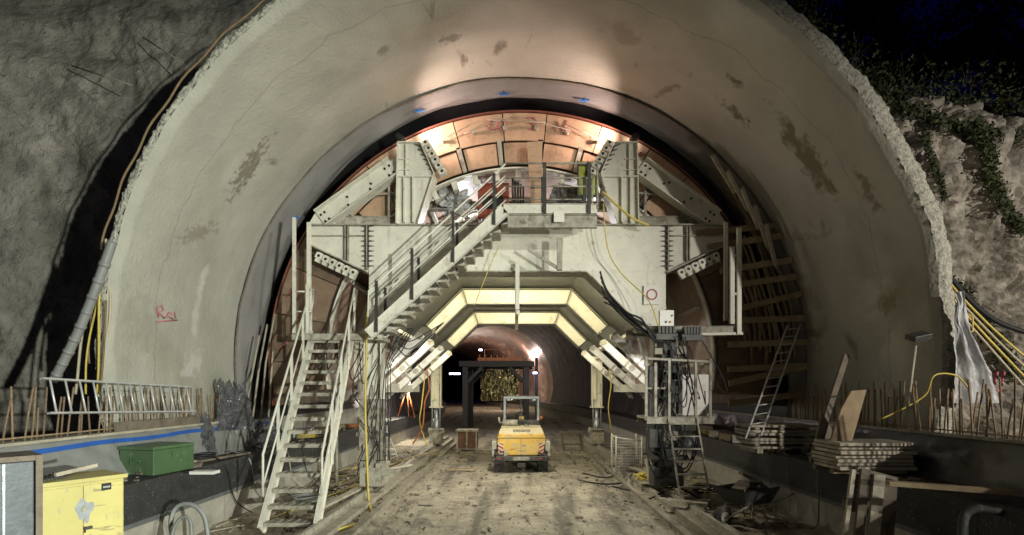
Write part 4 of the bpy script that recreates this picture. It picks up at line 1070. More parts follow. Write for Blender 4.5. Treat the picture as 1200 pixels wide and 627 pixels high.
# cables lying on the floor
floor_cables = [
 ('black cable looping on the floor behind the right leg', [(2.1,16,0),(2.6,15.2,0),(3.0,15.6,0),(2.9,16.6,0),(3.6,17,.2)], 'hose_black'),
 ('black cable curling toward the middle of the floor', [(1.8,14.8,0),(2.3,14.2,0),(3.0,14.3,0),(3.5,14.8,.2),(4.2,14.5,0)], 'hose_black'),
 ('black cable in a long curve in front of the right leg', [(2.6,13.8,0),(3.1,12.9,0),(3.2,12.2,0),(3.9,12.6,.2),(4.4,12.2,0)], 'hose_black'),
 ('pale hose lying beside the right rail', [(4.0,16,.05),(3.2,14.5,.1),(3.1,12.6,.05),(4.6,11.5,0),(5.3,10.2,0)], 'hose_pale'),
 ('yellow hose running along the left rail', [(-3.0,21,0),(-3.9,18.5,.1),(-4.2,16,.1),(-4.0,14.2,.1),(-4.6,12.4,0),(-4.9,10.4,0)], 'hose_yellow'),
 ('orange hose running beside the left rail sleepers', [(-3.3,20,0.1),(-3.1,17.5,0),(-4.3,15.2,.1),(-4.5,13.2,0),(-4.2,11,0)], 'hose_brown'),
 ('pale hose weaving under the left leg', [(-3.4,22,.1),(-4.5,19,0),(-3.7,16.6,.2),(-4.8,14,0),(-5.2,11.5,0)], 'hose_pale'),
 ('blue grey cable bundle lying between stairs and rail', [(-4.9,14.5,0),(-4.6,13,0),(-3.9,11.6,0),(-3.5,10.2,.0),(-3.9,9.0,0)], 'hose_grey')]
for k in range(14):
    s = -1 if k % 2 else 1; y = random.uniform(11, 20); x = s*random.uniform(4, 5.4)
    pts = [(x + random.uniform(-.7,.7), y + j*.9 + random.uniform(-.5,.5), .03 + .04*random.random()) for j in range(5)]
    pts = [(max(-5.6, min(5.6, p[0])), p[1], p[2]) for p in pts]
    floor_cables.append((None, pts, random.choice(['hose_black','hose_pale','hose_grey','hose_yellow'])))
for lab, pts, m_ in floor_cables:
    pts = [(x, y, z + .03) for x, y, z in pts]
    if lab: hose(lab, pts, .02, m_, 'floor_cable', 'cable')
    else:
        s = pts[0][0] > 0; nm = {'hose_black':'black','hose_pale':'pale','hose_grey':'grey','hose_yellow':'yellow'}[m_]
        hose(f'tangled {nm} cable on the floor along the black wall on the ' + ('operator platform' if s else 'stairs') + ' side', pts, .017, m_, 'floor_cable', 'cable', group=f'tangled {nm} cables, ' + ('operator platform side' if s else 'stairs side'))
# cables over left bench
for k in range(5):
    hose('thin cable hanging over the black wall behind the stairs', [(-6.6,10.5+.9*k,1.24),(-6.1,10.3+.9*k,1.26),(-5.76,10.2+.9*k,1.1),(-5.7,10.4+.9*k,.4),(-5.5,10.7+.9*k,.05)], .014, ['hose_black','hose_grey','hose_black','hose_pale','hose_black'][k], 'hanging_cable', 'cable', group='cables hanging over the black wall behind the stairs')
for k, xs in enumerate((905, 962)):
    Yk = 5.8/((xs-604)/600)*.995
    q = P(xs, 530, Yk); 
    hose(['thin brown cable hanging from the left board stack to the floor','thin brown cable hanging from the right board stack'][k], [(6.1,Yk+.2,1.22),(5.80,Yk,1.24),(5.72,Yk,1.0),(5.70,Yk-.05,.5),(5.6,Yk-.1,.04),(5.2,Yk+.2,.03),(5.1,Yk+.5,.03)], .013, 'hose_brown', 'hanging_cable', 'cable')

# bar mats / rebars ------------------------------------------------------------
def rebar_row(sgn, ys, label, group, hmin, hmax, xs=7.35):
    protos = []
    for h in (hmin, (hmin+hmax)/2, hmax):
        for ln in (-.06, .0, .07):
            b = MB(); b.tube([(0,0,-.05),(ln*.4,0,h*.5),(ln, .02, h)], .013, 6)
            me = b; protos.append((h, ln))
    base = {}
    for i, y in enumerate(ys):
        h, ln = random.choice(protos)
        if (h, ln) not in base:
            b = MB(); b.tube([(0,0,0),(ln*.4,ln*.3,h*.5),(ln, .5*ln, h)], .014, 6)
            o = b.build('rebar', 'rust', label=label, cat='rebar', group=group, loc=(0,0,0)); base[(h, ln)] = o
        else:
            o = base[(h, ln)].copy(); COL.objects.link(o)
        o.location = (sgn*(xs + random.uniform(-.05,.05)), y + random.uniform(-.03,.03), 1.86); o.rotation_euler = (random.uniform(-.05,.05), random.uniform(-.04,.04), random.random()*6)
rebar_row(1, [6.2 + .10*i for i in range(74)], 'rusty upright rebar on the footing behind the board stacks', 'rebars on the footing behind the board stacks', .62, .92, 7.12)
rebar_row(1, [6.4 + .29*i for i in range(9)], 'rusty upright rebar in the second row nearer the cliff', 'second row of rebars by the cliff', .6, .85, 7.5)
rebar_row(-1, [6.3 + .125*i for i in range(50)], 'rusty upright rebar on the footing behind the green case', 'rebars on the footing behind the green case', .5, .8, 6.90)
b = MB(); q = P(30,385,1)
for s, lab in ((-1,'long rusty rebar lying along the left footing'), (1,'long rusty rebar lying along the right footing')):
    b = MB(); b.tube([(s*(6.84 if s < 0 else 7.07), 6, 1.95), (s*(6.85 if s < 0 else 7.06), 9, 1.96), (s*(6.83 if s < 0 else 7.07), 12.5, 1.95)], .013, 6); b.build('lying_rebar', 'rust', label=lab, cat='rebar')
b = MB(); b.box(-6.82,-6.78,8.7,11.0,1.90,2.06); b.build('side_board', 'timber_old', label='brown board set on edge beneath the lying ladder', cat='board')

# left foreground ------------------------------------------------------------
TM = Matrix.Translation((-4.80, 5.15, 0)) @ Matrix.Rotation(R(60), 4, 'Z')
t = thing('yellow_cabinet', 'scuffed pale yellow steel cabinet with double doors', 'cabinet', (-4.8, 5.4, 0))
cw, zt = .74, 1.62; xm = cw*.49
b = MB(TM); b.box(0, cw, 0, .55, .05, zt); b.build('body', 'cabinet_yellow', t, bevel=.006)
b = MB(TM); b.box(-.01, cw+.03, -.03, .57, zt, zt+.045); b.build('lid', 'cabinet_yellow', t, bevel=.006)
for (u, v) in ((.02, xm-.004), (xm+.004, cw-.02)):
    b = MB(TM); b.box(u, v, -.018, -.001, .1, zt-.03); b.build('door', 'cabinet_yellow', t, bevel=.004)
b = MB(TM); b.box(xm+.16, xm+.25, -.024, -.018, zt-.11, zt-.035); b.build('badge', 'black', t)
b = MB(TM); b.box(xm+.172, xm+.238, -.027, -.024, zt-.085, zt-.065); b.build('badge_plate', 'galv', t)
b = MB(TM); b.cyl((xm+.005,-.018,zt-.28),(xm+.005,-.035,zt-.28),.028,14); b.build('lock', 'steel_dirty', t)
b = MB(TM); b.grid(lambda u, v: Vector((xm + .01 + (.075+.02*math.sin(u*19))*v*math.cos(u*6.283), -.0195, zt-.30+(.12+.03*math.sin(u*25))*v*math.sin(u*6.283))), 30, 3); b.build('bare_patch', 'galv', t)
b = MB(TM); b.box(xm, xm+.07, -.05, -.02, zt-.50, zt-.47); b.cyl((xm+.01,-.03,zt-.47),(xm+.01,-.03,zt-.53),.008,8); b.build('handle', 'steel_dark', t)
for k in range(7):
    xx = .04 + .035*k; b = MB(TM); b.cyl((xx, .05+.02*k, zt+.06), (xx+.15, .42, zt+.06+.01*(k%3)), .012, 6)
    b.build('steel_offcut', 'steel_dark', label='dark metal rod lying on the yellow cabinet', cat='rod', group='metal rods on the yellow cabinet')
b = MB(TM); b.beam((.2,.2,zt+.09),(.62,.35,zt+.13),.03,.04); b.build('wood_handle', 'timber_pale', label='pale wooden stick lying on the yellow cabinet', cat='stick')
t = thing('metal_case', 'grey galvanised steel case with dark frame beside the yellow cabinet', 'metal case', (-4.4, 4.4, 0))
TG = Matrix.Translation((-4.16, 4.50, 0)) @ Matrix.Rotation(R(52), 4, 'Z'); zt2 = 2.02
mat('case_grey', (.10,.115,.13), .5, .2, var=.35, vs=3, bump=.1, dirt=(.17,.18,.185), dirt_amt=.35)
b = MB(TG); b.box(-1.2, -.05, 0, .5, .02, zt2-.03); b.build('body', 'case_grey', t, bevel=.01)
b = MB(TG); b.box(-.045, 0, -.03, .52, .0, zt2+.02); b.box(-1.2, -.045, -.02, .5, zt2-.025, zt2+.02); b.build('frame', 'timber_old', t)
b = MB(TG); b.box(-1.19, -.27, -.025, -.002, .1, zt2-.08); b.build('front_panel', 'case_grey', t, bevel=.01)
b = MB(TG); b.box(-.25,-.235,-.02,-.001,.1,zt2-.04); b.build('edge_strip', 'galv', t)
for k in range(3):
    b = MB(TG); b.cyl((-.33,-.026,zt2-.2-.37*k),(-.33,-.034,zt2-.2-.37*k),.016,10); b.build('rivet', 'steel_dirty', t)

# green case on bench
t = thing('green_case', 'green metal tool case with side handle on the black wall', 'tool case', P(180, 556, 7.3))
# oriented box: near corner at px180, left face to px138, right face to px222
A = Vector((-5.94, 8.4, 0))
m_ = Matrix.Translation((A.x, A.y, 1.205)) @ Matrix.Rotation(R(78), 4, 'Z')
L1, L2, H = .68, 1.04, .47
b = MB(); b.box(0, L2*.78, 0, L1, 0, H-.06, m_); b.build('body', 'green_paint', t, bevel=.01)
b = MB(); b.box(-.012, L2*.78+.012, -.012, L1+.012, H-.055, H, m_); b.build('lid', 'green_paint', t, bevel=.01)
b = MB(); b.tube([m_ @ Vector(p) for p in ((-.012,.24,.26),(-.03,.24,.26),(-.03,.24,.19),(-.03,.42,.19),(-.03,.42,.26),(-.012,.42,.26))], .008, 6); b.tube([m_ @ Vector((-.03,.24,.255)), m_ @ Vector((-.03,.42,.255))], .006, 6); b.build('handle', 'green_paint', t)
b = MB(); b.box(.35,.39,-.02,-.003,.27,.36, m_); b.build('latch', 'green_paint', t)
b = MB()
b.box(-6.95,-6.45,9.0,9.4,1.205,1.42)
b.build('maroon_crate', 'maroon', label='dark maroon crate tucked behind the green case', cat='crate', bevel=.01)
for k,(x,y,l,a,m_) in enumerate(((-6.3,6.9,.9,60,'timber_pale'),(-6.05,9.0,1.2,75,'timber_old'),(-6.2,9.6,1.5,95,'timber_pale'),(-6.0,10.6,1.4,80,'timber_old'),(-6.4,7.3,.6,20,'timber'))):
    d = Vector((math.cos(R(a)), math.sin(R(a)),0))*l/2; b = MB(); b.beam(Vector((x,y,1.235))-d, Vector((x,y,1.235))+d, .1,.04, Vector((0,0,1)).cross(d)); 
    b.build('timber_offcut', m_, label=['pale timber stick in front of the green case','old board on the black wall just past the green case','pale board on the black wall near the stair foot','old board on the black wall behind the stair rail','short brown batten at the maroon crate'][k], cat='timber offcut', group='timber offcuts on the left black wall')
b = MB(); q = P(240,538,8.6); b.box(q.x-.2,q.x+.2,8.5,8.7,1.21,1.26); b.build('white_sheet', 'white', label='white folded sheet on the edge of the black wall', cat='sheet')
hose('grey hose coil standing on the floor by the black wall', [(-5.2,7.9,.02),(-5.35,7.95,.5),(-5.3,8.0,.78),(-5.05,8.0,.82),(-4.85,8.0,.6),(-4.75,7.95,.05)], .035, 'hose_grey')
hose('second grey hose loop inside the coil by the black wall', [(-5.1,7.7,.02),(-5.2,7.75,.4),(-5.1,7.8,.66),(-4.95,7.8,.6),(-4.9,7.75,.05)], .025, 'hose_grey')
# crumpled plastic by the left vault foot
for (lab, xc, yc, z0, w_, h_, sd) in (('shiny crumpled plastic draped against the vault foot beside the stairs', -6.45, 12.1, 1.7, .6, 1.05, 1), ('low shiny crumpled plastic behind the stair foot', -6.05, 12.9, 1.22, .8, .6, 5), ('strip of shiny plastic hanging over the black wall', -6.62, 11.0, 1.25, .5, .8, 9)):
    b = MB()
    def fn(u, v):
        e = (u - .5)*w_*(1.15 - .6*v + .25*nz(v*4, sd)); bulge = (1 - v)**1.5*.35
        f = .07*fb(u*4, v*3, sd, 1.4, 5) + .05*abs(fb(u*9, v*7, sd + 3, 1.6, 4))
        return Vector((xc + e + .4*f*nz(v*5, sd) - .25*v, yc - bulge - f + .5*(u-.5), z0 + h_*v*(1 + .18*nz(u*6, sd)) + .12*nz(u*9, v*7, sd)*v))
    b.grid(fn, 90, 90, False); b.build('crumpled_film', 'film_crumpled', label=lab, cat='plastic sheet')
for k in range(4):
    b = MB(); b.tube([(-6.62+.10*k, 12.5+.2*k, 1.9), (-6.55+.08*k, 12.7+.2*k, 2.9+.2*k), (-6.45+.10*k, 12.9+.2*k, 4.0+.3*k)], .025, 6)
    b.build('leaning_stick', 'timber_pale', label='long pale stick leaning at the plastic heap', cat='stick', group='sticks leaning at the plastic heap')

# right foreground -----------------------------------------------------------
def stack(label, x0, x1, y0, y1, z, layers, gap, mat_):
    t = thing('board_stack', label, 'board stack', ((x0+x1)/2, (y0+y1)/2, z), 'board stacks on the right black wall')
    zz = z
    for k in range(layers):
        th = random.uniform(.05, .075); dx = random.uniform(-.04,.04); dy = random.uniform(-.05,.05)
        a = random.uniform(-.02,.02)
        m_ = Matrix.Translation(((x0+x1)/2+dx, (y0+y1)/2+dy, zz)) @ Matrix.Rotation(a, 4, 'Z')
        b = MB(); b.box(-(x1-x0)/2, (x1-x0)/2, -(y1-y0)/2, (y1-y0)/2, 0, th*.8, m_); b.build('board', mat_, t, bevel=.004)
        zz += th
        if gap and k % 2 == 0:
            for xx in (-.38, 0, .38):
                b = MB(); b.box(xx*(x1-x0)-.05, xx*(x1-x0)+.05, -(y1-y0)/2+.02, (y1-y0)/2-.02, 0, .045, Matrix.Translation((0,0,zz-.0)) @ Matrix.Translation(((x0+x1)/2,(y0+y1)/2,0))); b.build('spacer', mat_, t)
            zz += .047
a = P(875,530,8.9); c = P(955,530,8.9)
for xx in (5.45, 5.95, 6.45):
    b = MB(); b.box(xx-.06, xx+.06, 11.4, 12.3, 1.205, 1.31); b.build('pallet_runner', 'timber_pale', label='short timber runner under the far board stack', cat='timber block', group='timber runners under the far board stack')
stack('spaced pale formwork boards stacked beneath the leaning ladder', 5.22, 6.68, 11.4, 12.2, 1.31, 6, True, 'timber_pale')
stack('flat stack of grey formwork panels with pale edges near the trestle', 5.40, 6.68, 8.55, 9.3, 1.275, 7, False, 'timber_pale')
for k, (x, y) in enumerate(((5.0,7.6),(5.6,7.6))):
    b = MB(); b.box(5.35, 6.6, 8.62 + .5*k, 8.72+.5*k, 1.205, 1.272); b.build('stack_bearer', 'timber', label=['front timber bearer under the flat panel stack','rear timber bearer under the flat panel stack'][k], cat='timber block')
# trestle: upright boards in front of bench
tr = thing('board_prop', 'slanted timber frame of upright boards propping the panel stack', 'timber frame', (5.3, 7.5, 0))
for (xa, ya, xb, yb, Y, w, m_) in ((1000,550,985,632,7.35,.06,'timber_pale'),(1014,550,1003,632,7.3,.13,'timber_old'),(1030,556,1020,632,7.25,.16,'timber_pale'),(1043,560,1036,632,7.4,.2,'timber_old')):
    b = MB(); b.beam(P(xa,ya,Y), P(xb,yb,Y)-Vector((0,0,.35)), .05, w, (0,1,0)); b.build('upright', m_, tr)
b = MB(); b.beam(P(988,592,7.45), P(1040,596,7.45), .05, .16, (0,1,0)); b.beam(P(1000,548,7.42), P(1045,560,7.42), .2, .05, (0,1,0)); b.build('cross_board', 'timber_old', tr)
b = MB(); b.beam(P(1040,566,6.9), P(1185,577,6.5), .14, .06, (0,1,0)); b.build('long_plank', 'timber', label='long plank lying on the wall edge right of the trestle', cat='plank')
# leaning boards
b = MB(); b.beam(P(962,508,9.6), P(992,416,10.3), .05, .11, (0,1,0)); b.build('leaning_board', 'timber_old', label='narrow dark board leaning against the rebars', cat='board')
b = MB(); p = P(990,500,8.9)
b.prism([(p.x-.25, 1.7), (p.x+.12, 1.7), (p.x+.38, 2.62), (p.x+.12, 2.6), (p.x-.05,2.3)], 8.9, 8.95); b.build('leaning_board', 'timber', label='broad tapered board leaning against the rebars', cat='board')
b = MB(); p = P(960,500,9.2)
b.prism([(p.x-.1, 1.3), (p.x+.2, 1.3), (p.x+.3, 1.9), (p.x+.12, 2.2)], 9.3, 9.36); b.build('leaning_board', 'timber_old', label='short dark board standing between the two stacks', cat='board')
# pole and floodlight
t = thing('dark_floodlight', 'unlit black floodlight on a thin mast in front of the dark wall', 'floodlight', P(1064, 480, 8.5))
b = MB(); b.tube([P(1063,482,8.6), P(1073,405,8.6)], .022, 8); b.build('mast', 'timber_pale', t)
b = MB(); q = P(1076,394,8.5); m_ = Matrix.Translation(q) @ Matrix.Rotation(R(-12),4,'Y') @ Matrix.Rotation(R(20),4,'X'); b.box(-.15,.15,-.12,.10,-.045,.045,m_); b.build('housing', 'steel_dark', t, bevel=.01)
b = MB(); b.box(-.13,.13,-.11,.09,-.052,-.046,m_); b.build('lens', 'glass', t)
# hanging white film by the vault's right foot
b = MB()
b.grid(lambda u, v: Vector((P(1106 + (40*v**1.3+8+5*nz(v*5,3))*u + 3*nz(v*6, u*2), 350+122*v, 9.0).x, 8.75 + .05*math.sin(u*11+v*1.5+2*nz(v*2)) * (.4+v) + .035*fb(u*3, v*4, 1, 1.2, 4), P(1100, 345+127*v, 9.0).z)), 60, 60)
b.build('white_film', 'film_clear', label='white plastic film hanging beside the vault foot at the cliff', cat='plastic sheet')
hose('thick black pipe sagging across the cliff beside the ivy', [P(1096,300,10.6),P(1130,345,10.4),P(1165,375,10.2),P(1210,392,10)], .05, 'hose_black', 'pipe', 'pipe')
for k in range(4):
    hose(['yellow cable on the cliff, uppermost of its bundle','pale cable on the cliff below the yellow one','yellow cable crossing to the red plug','pale lowest cable of the cliff bundle'][k], [P(1098,310+5*k,10.0),P(1120,340+7*k,9.8),P(1150,372+8*k,9.7),P(1180,400+10*k,9.6),P(1210,425+13*k,9.5)], .022, ['hose_yellow','hose_pale','hose_yellow','hose_pale'][k], 'cliff_cable', 'cable')
t = thing('cable_plug', 'red and white cable connector hanging on the cliff cables', 'plug', P(1130,380,9.5))
b = MB(); b.cyl(P(1130,372,9.5), P(1129,387,9.5), .05, 12); b.build('body', 'red_paint', t); b = MB(); b.tube([P(1131,366,9.5),P(1140,372,9.5),P(1140,388,9.5),P(1131,392,9.5),P(1127,386,9.5)], .015, 6); b.build('lead', 'hose_yellow', t)
for k in range(5):
    b = MB(); x = 1142+8*k; b.tube([P(x,424+5*k,10.0), P(x+3,436,9.9), P(x-2,446+3*k,9.9), P(x+4,458,9.8)], .022, 5); b.build('pink_ribbon', 'pink', label='pink marking ribbon hanging near the white film', cat='ribbon', group='pink ribbons near the white film')
hose('yellow cable looping in front of the rebars to the black floodlight', [P(1030,492,8.8),P(1060,478,8.7),P(1085,462,8.6),P(1095,440,8.5),P(1120,440,8.6),P(1135,455,8.6)], .014, 'hose_yellow', 'floor_cable', 'cable')
# clear film bottom right & dark pipes
b = MB()
b.grid(lambda u, v: Vector((5.95 + 1.0*u, 4.8 + 1.1*v, 1.23 + .10*abs(fb(u*3, v*3, 2, 1.1, 4)))), 50, 50); b.build('folded_film', 'film_clear', label='pale plastic film folded on the wall at the lower right corner', cat='plastic sheet')
hose('black drain pipe curving in front of the folded film', [P(1128,632,5.7),P(1130,606,5.8),P(1145,596,6.0),P(1175,600,6.1),P(1210,596,6.2)], .05, 'rubber', 'pipe', 'pipe')
# wheelbarrow
wb = thing('wheelbarrow', 'dark upended wheelbarrow loaded with scrap beside the right wall', 'wheelbarrow', (4.6, 9.9, 0))
m_ = Matrix.Translation((4.55, 10.05, 0)) @ Matrix.Rotation(R(25), 4, 'Z')
b = MB(); tv = [(-.34,-.25,.42),(.34,-.25,.42),(.34,.25,.42),(-.34,.25,.42),(-.5,-.36,.70),(.5,-.36,.74),(.5,.36,.74),(-.5,.36,.70)]
b.add([m_ @ Vector(v) for v in tv], [(0,3,2,1),(0,1,5,4),(1,2,6,5),(2,3,7,6),(3,0,4,7)])
b.add([m_ @ (Vector(v)*.97 + Vector((0,0,.03))) for v in tv], [(0,1,2,3),(0,4,5,1),(1,5,6,2),(2,6,7,3),(3,7,4,0)]); b.build('tray', 'steel_dark', wb)
for s in (-1,1):
    b = MB(); b.tube([m_ @ Vector(p) for p in ((-.65,s*.12,.2),(-.3,s*.22,.38),(.4,s*.28,.42),(.95,s*.3,.56))], .02, 8); b.build('handle', 'steel_dirty', wb)
    b = MB(); b.tube([m_ @ Vector(p) for p in ((.1,s*.25,.40),(.25,s*.27,.02),(.45,s*.27,.02),(.5,s*.26,.42))], .018, 8); b.build('leg', 'steel_dirty', wb)
wc = m_ @ Vector((-.65,0,.2)); ax = (m_.to_3x3() @ Vector((0,1,0)))
b = MB(); b.cyl(wc-ax*.05, wc+ax*.05, .2, 24); w_ = b.build('wheel', 'rubber', wb); b = MB(); b.cyl(wc-ax*.055, wc+ax*.055, .1, 16); b.build('rim', 'steel_dirty', w_)
for k in range(5):
    b = MB(); mm = m_ @ Matrix.Translation((random.uniform(-.25,.25), random.uniform(-.15,.15), .66+.05*k)) @ Matrix.Rotation(random.uniform(-1,1),4,'Z') @ Matrix.Rotation(random.uniform(-.6,.6),4,'Y')
    b.box(-.2,.2,-.12,.12,-.03,.03,mm); b.build('scrap_board', 'timber_old', label='scrap board piled in the wheelbarrow', cat='scrap board', group='scrap boards in the wheelbarrow')

# ================================================================== LOADER
ld = thing('wheel_loader', 'small dusty yellow wheel loader seen from behind', 'wheel loader', (.15, 16.2, 0))
lx = (611-604)*16.1/600; Y0 = 16.15
b = MB(); 
b.prism([(lx-.76,.56),(lx+.74,.56),(lx+.76,1.14),(lx+.72,1.24),(lx-.72,1.24),(lx-.76,1.14)], Y0, Y0+1.5); b.build('engine_cover', 'loader_yellow', ld, bevel=.035)
b = MB(); vs = [(-.73,Y0+.02,1.235),(.73,Y0+.02,1.235),(.66,Y0+.35,1.40),(-.66,Y0+.35,1.40),(.64,Y0+1.45,1.46),(-.64,Y0+1.45,1.46),(.73,Y0+1.45,1.235),(-.73,Y0+1.45,1.235)]
b.add([(lx+x,y,z) for x,y,z in vs], [(0,1,2,3),(3,2,4,5),(1,6,4,2),(0,3,5,7),(6,7,5,4),(0,7,6,1)]); b.build('hood_top', 'cream_dust', ld, bevel=.02)
b = MB()
for j in range(2):
    for k in range(14): x = lx-.26+k*.04; b.box(x,x+.024,Y0+.12+.08*j,Y0+.17+.08*j,1.29+.04*j,1.325+.04*j)
b.build('grille', 'steel_dark', ld)
b = MB(); b.box(lx-.14,lx+.14,Y0-.02,Y0-.003,.72,.735); b.box(lx-.54,lx-.46,Y0-.012,Y0-.003,.55,.76); b.build('vent', 'steel_dirty', ld)
b = MB(); b.box(lx-.82,lx+.80,Y0-.10,Y0+.22,.40,.55); b.build('bumper', 'steel_dark', ld, bevel=.02)
for x in (-.66, .64):
    b = MB(); b.box(lx+x-.12,lx+x+.12,Y0-.115,Y0-.10,.45,.51); tl = b.build('tail_light', 'black', ld)
    b = MB(); b.box(lx+x-.10,lx+x+.03,Y0-.122,Y0-.115,.46,.50); b.build('red_lens', 'red_paint', tl)
for x, s in ((-.66,-1),(.65,1)):
    b = MB(); b.box(lx+x-.09,lx+x+.09,Y0-.022,Y0-.004,.55,.98); h = b.build('hazard_panel', 'cream_dust', ld)
    b = MB()
    for k in range(4):
        z = .52+.125*k; 
        zz = [(lx+x-.089, z), (lx+x+.089, z+.1*s) , (lx+x+.089, z+.1*s+.06), (lx+x-.089, z+.06)]
        zz = [(q[0], min(.978, max(.552, q[1]+ (0 if s>0 else .08)))) for q in zz]; b.prism(zz, Y0-.026, Y0-.0225)
    b.build('red_stripes', 'red_paint', h)
for x, s in ((-.86,-1),(.84,1)):
    b = MB(); b.prism([(lx+x-.08,.52),(lx+x+.08,.52),(lx+x+.08,1.0),(lx+x-.08,1.0)], Y0+.02, Y0+.95); b.build('fender', 'steel_dirty', ld, bevel=.03)
for (x, y) in ((-.70,Y0+.40),(.68,Y0+.40),(-.68,Y0+2.7),(.66,Y0+2.7)):
    r = .48; b = MB(); b.cyl((lx+x-.15,y,r*.98),(lx+x+.15,y,r*.98),r-.035,28)
    for k in range(20):
        a = k*2*math.pi/20; mm = Matrix.Translation((lx+x,y,r*.98)) @ Matrix.Rotation(a,4,'X')
        b.box(-.155,-.01,-.035,.035,r-.05,r,mm); mm = Matrix.Translation((lx+x,y,r*.98)) @ Matrix.Rotation(a+.157,4,'X'); b.box(.01,.155,-.035,.035,r-.05,r,mm)
    w_ = b.build('wheel', 'rubber', ld); b = MB(); b.cyl((lx+x-.162,y,r*.98),(lx+x+.162,y,r*.98),.22,20); b.build('rim', 'loader_yellow', w_)
add_streaks(M['loader_yellow'], (4,4,10), (.20,.16,.10), .58, .68, .7, detail=8)
for x in (-.745, .725):
    b = MB(); b.tube([(lx+x,Y0-.01,.62),(lx+x,Y0-.05,.64),(lx+x,Y0-.05,.9),(lx+x,Y0-.01,.92)], .012, 6); b.build('grab_handle', 'black', ld)
b = MB(); b.box(lx-.765,lx+.765,Y0-.008,Y0+.01,1.10,1.115); b.box(lx-.02,lx-.012,Y0-.006,Y0+.01,.52,1.10); b.build('panel_gap', 'black', ld)
b = MB(); b.box(lx-.26,lx+.26,Y0-.125,Y0-.10,.42,.53); b.build('number_plate', 'steel_dirty', ld)
b = MB(); b.cyl((lx,Y0-.18,.30),(lx,Y0+.1,.30),.04,10); b.box(lx-.12,lx+.12,Y0-.1,Y0+.1,.2,.34); b.build('tow_hitch', 'steel_dark', ld)
for x in (-.42,.44):
    b = MB(); b.box(lx+x-.07,lx+x+.07,Y0+1.08,Y0+1.14,2.26,2.34); wl = b.build('work_light', 'steel_dark', ld); b = MB(); b.box(lx+x-.055,lx+x+.055,Y0+1.074,Y0+1.08,2.27,2.33); b.build('glass', 'galv', wl)
for k in range(3):
    b = MB(); b.tube([(lx-.2+.12*k,Y0+1.15,1.45),(lx-.25+.15*k,Y0+1.0,1.56),(lx-.1+.2*k,Y0+.9,1.5),(lx+.1*k,Y0+.85,1.42)], .014, 6); b.build('hose', 'black', ld)
# cab
b = MB(); cx0, cx1, cy0, cy1 = lx-.55, lx+.58, Y0+1.2, Y0+2.3
for x in (cx0, cx1):
    for y in (cy0, cy1): b.beam((x,y,1.3),(x,y,2.36),.07,.07)
b.box(cx0-.05,cx1+.05,cy0-.05,cy1+.05,2.34,2.42); b.box(cx0,cx1,cy0-.03,cy0+.01,1.32,1.62); b.box(cx0,cx0+.03,cy0,cy1,.9,1.6); b.box(cx1-.03,cx1,cy0,cy1,.9,1.6)
b.beam((lx,cy0,1.6),(lx,cy0,2.34),.03,.03); b.build('cab_frame', 'steel_dark', ld)
b = MB(); b.box(cx0-.03,cx1+.03,cy0-.07,cy0-.052,2.33,2.41); b.box(cx0-.035,cx0+.035,cy0-.05,cy0-.036,1.6,2.33); b.box(cx1-.035,cx1+.035,cy0-.05,cy0-.036,1.6,2.33); b.build('cab_trim', 'galv', ld)
b = MB()
for k in range(11): x = cx0+.15+k*.085; b.box(x-.01,x+.01,cy0-.03,cy0,2.42,2.45)
b.build('roof_studs', 'steel_dirty', ld)
b = MB(); b.box(lx-.18,lx+.2,cy0+.35,cy0+.75,1.3,1.5); b.box(lx-.16,lx+.18,cy0+.35,cy0+.45,1.5,1.78); b.build('seat', 'black', ld, bevel=.03)
b = MB(); b.box(lx-.05,lx+.1,cy0+.3,cy0+.34,1.62,1.72); b.build('seat_tag', 'loader_yellow', ld)
b = MB(); b.tube([(lx,cy0+.9,1.3),(lx,cy0+.85,1.7)],.03,8); b.tube([Vector((lx+.17*math.cos(t*.4),cy0+.85+.05*math.sin(t*.4),1.72+.12*math.sin(t*.4))) for t in range(17)],.015,6); b.build('steering_wheel', 'black', ld)
b = MB(); b.cyl((lx-.62,Y0+.95,1.54),(lx-.12,Y0+.95,1.54),.1,18); b.tube([(lx-.62,Y0+.95,1.54),(lx-.72,Y0+.95,1.54),(lx-.74,Y0+.95,1.72)],.035,10); b.build('muffler', 'steel_dirty', ld)
b = MB(); b.cyl((lx+.68,cy0-.02,1.62),(lx+.68,cy0-.02,1.76),.05,12); b.build('beacon', 'orange', ld)
b = MB(); b.box(cx1+.02,cx1+.06,cy0-.3,cy0-.26,2.0,2.3); b.tube([(cx1,cy0,2.3),(cx1+.1,cy0-.1,2.3)],.01,6); b.box(cx0-.12,cx0-.03,cy0+.05,cy0+.08,1.95,2.2); b.build('mirror', 'black', ld)
b = MB(); b.box(lx-.45,lx+.45,Y0+.3,Y0+3.1,.42,.75); b.build('chassis', 'steel_dark', ld)
b = MB()
for s in (-1,1): b.beam((lx+s*.4,Y0+2.3,1.2),(lx+s*.4,Y0+3.7,.5),.08,.2)
b.build('lift_arm', 'loader_yellow', ld)
b = MB(); yy=Y0+3.6
b.add([(lx-.9,yy,.1),(lx+.9,yy,.1),(lx+.9,yy,.8),(lx-.9,yy,.8),(lx-.9,yy+.8,.08),(lx+.9,yy+.8,.08)],[(0,1,2,3),(0,4,5,1),(1,5,2),(0,3,4)]); b.build('bucket', 'steel_dirty', ld)

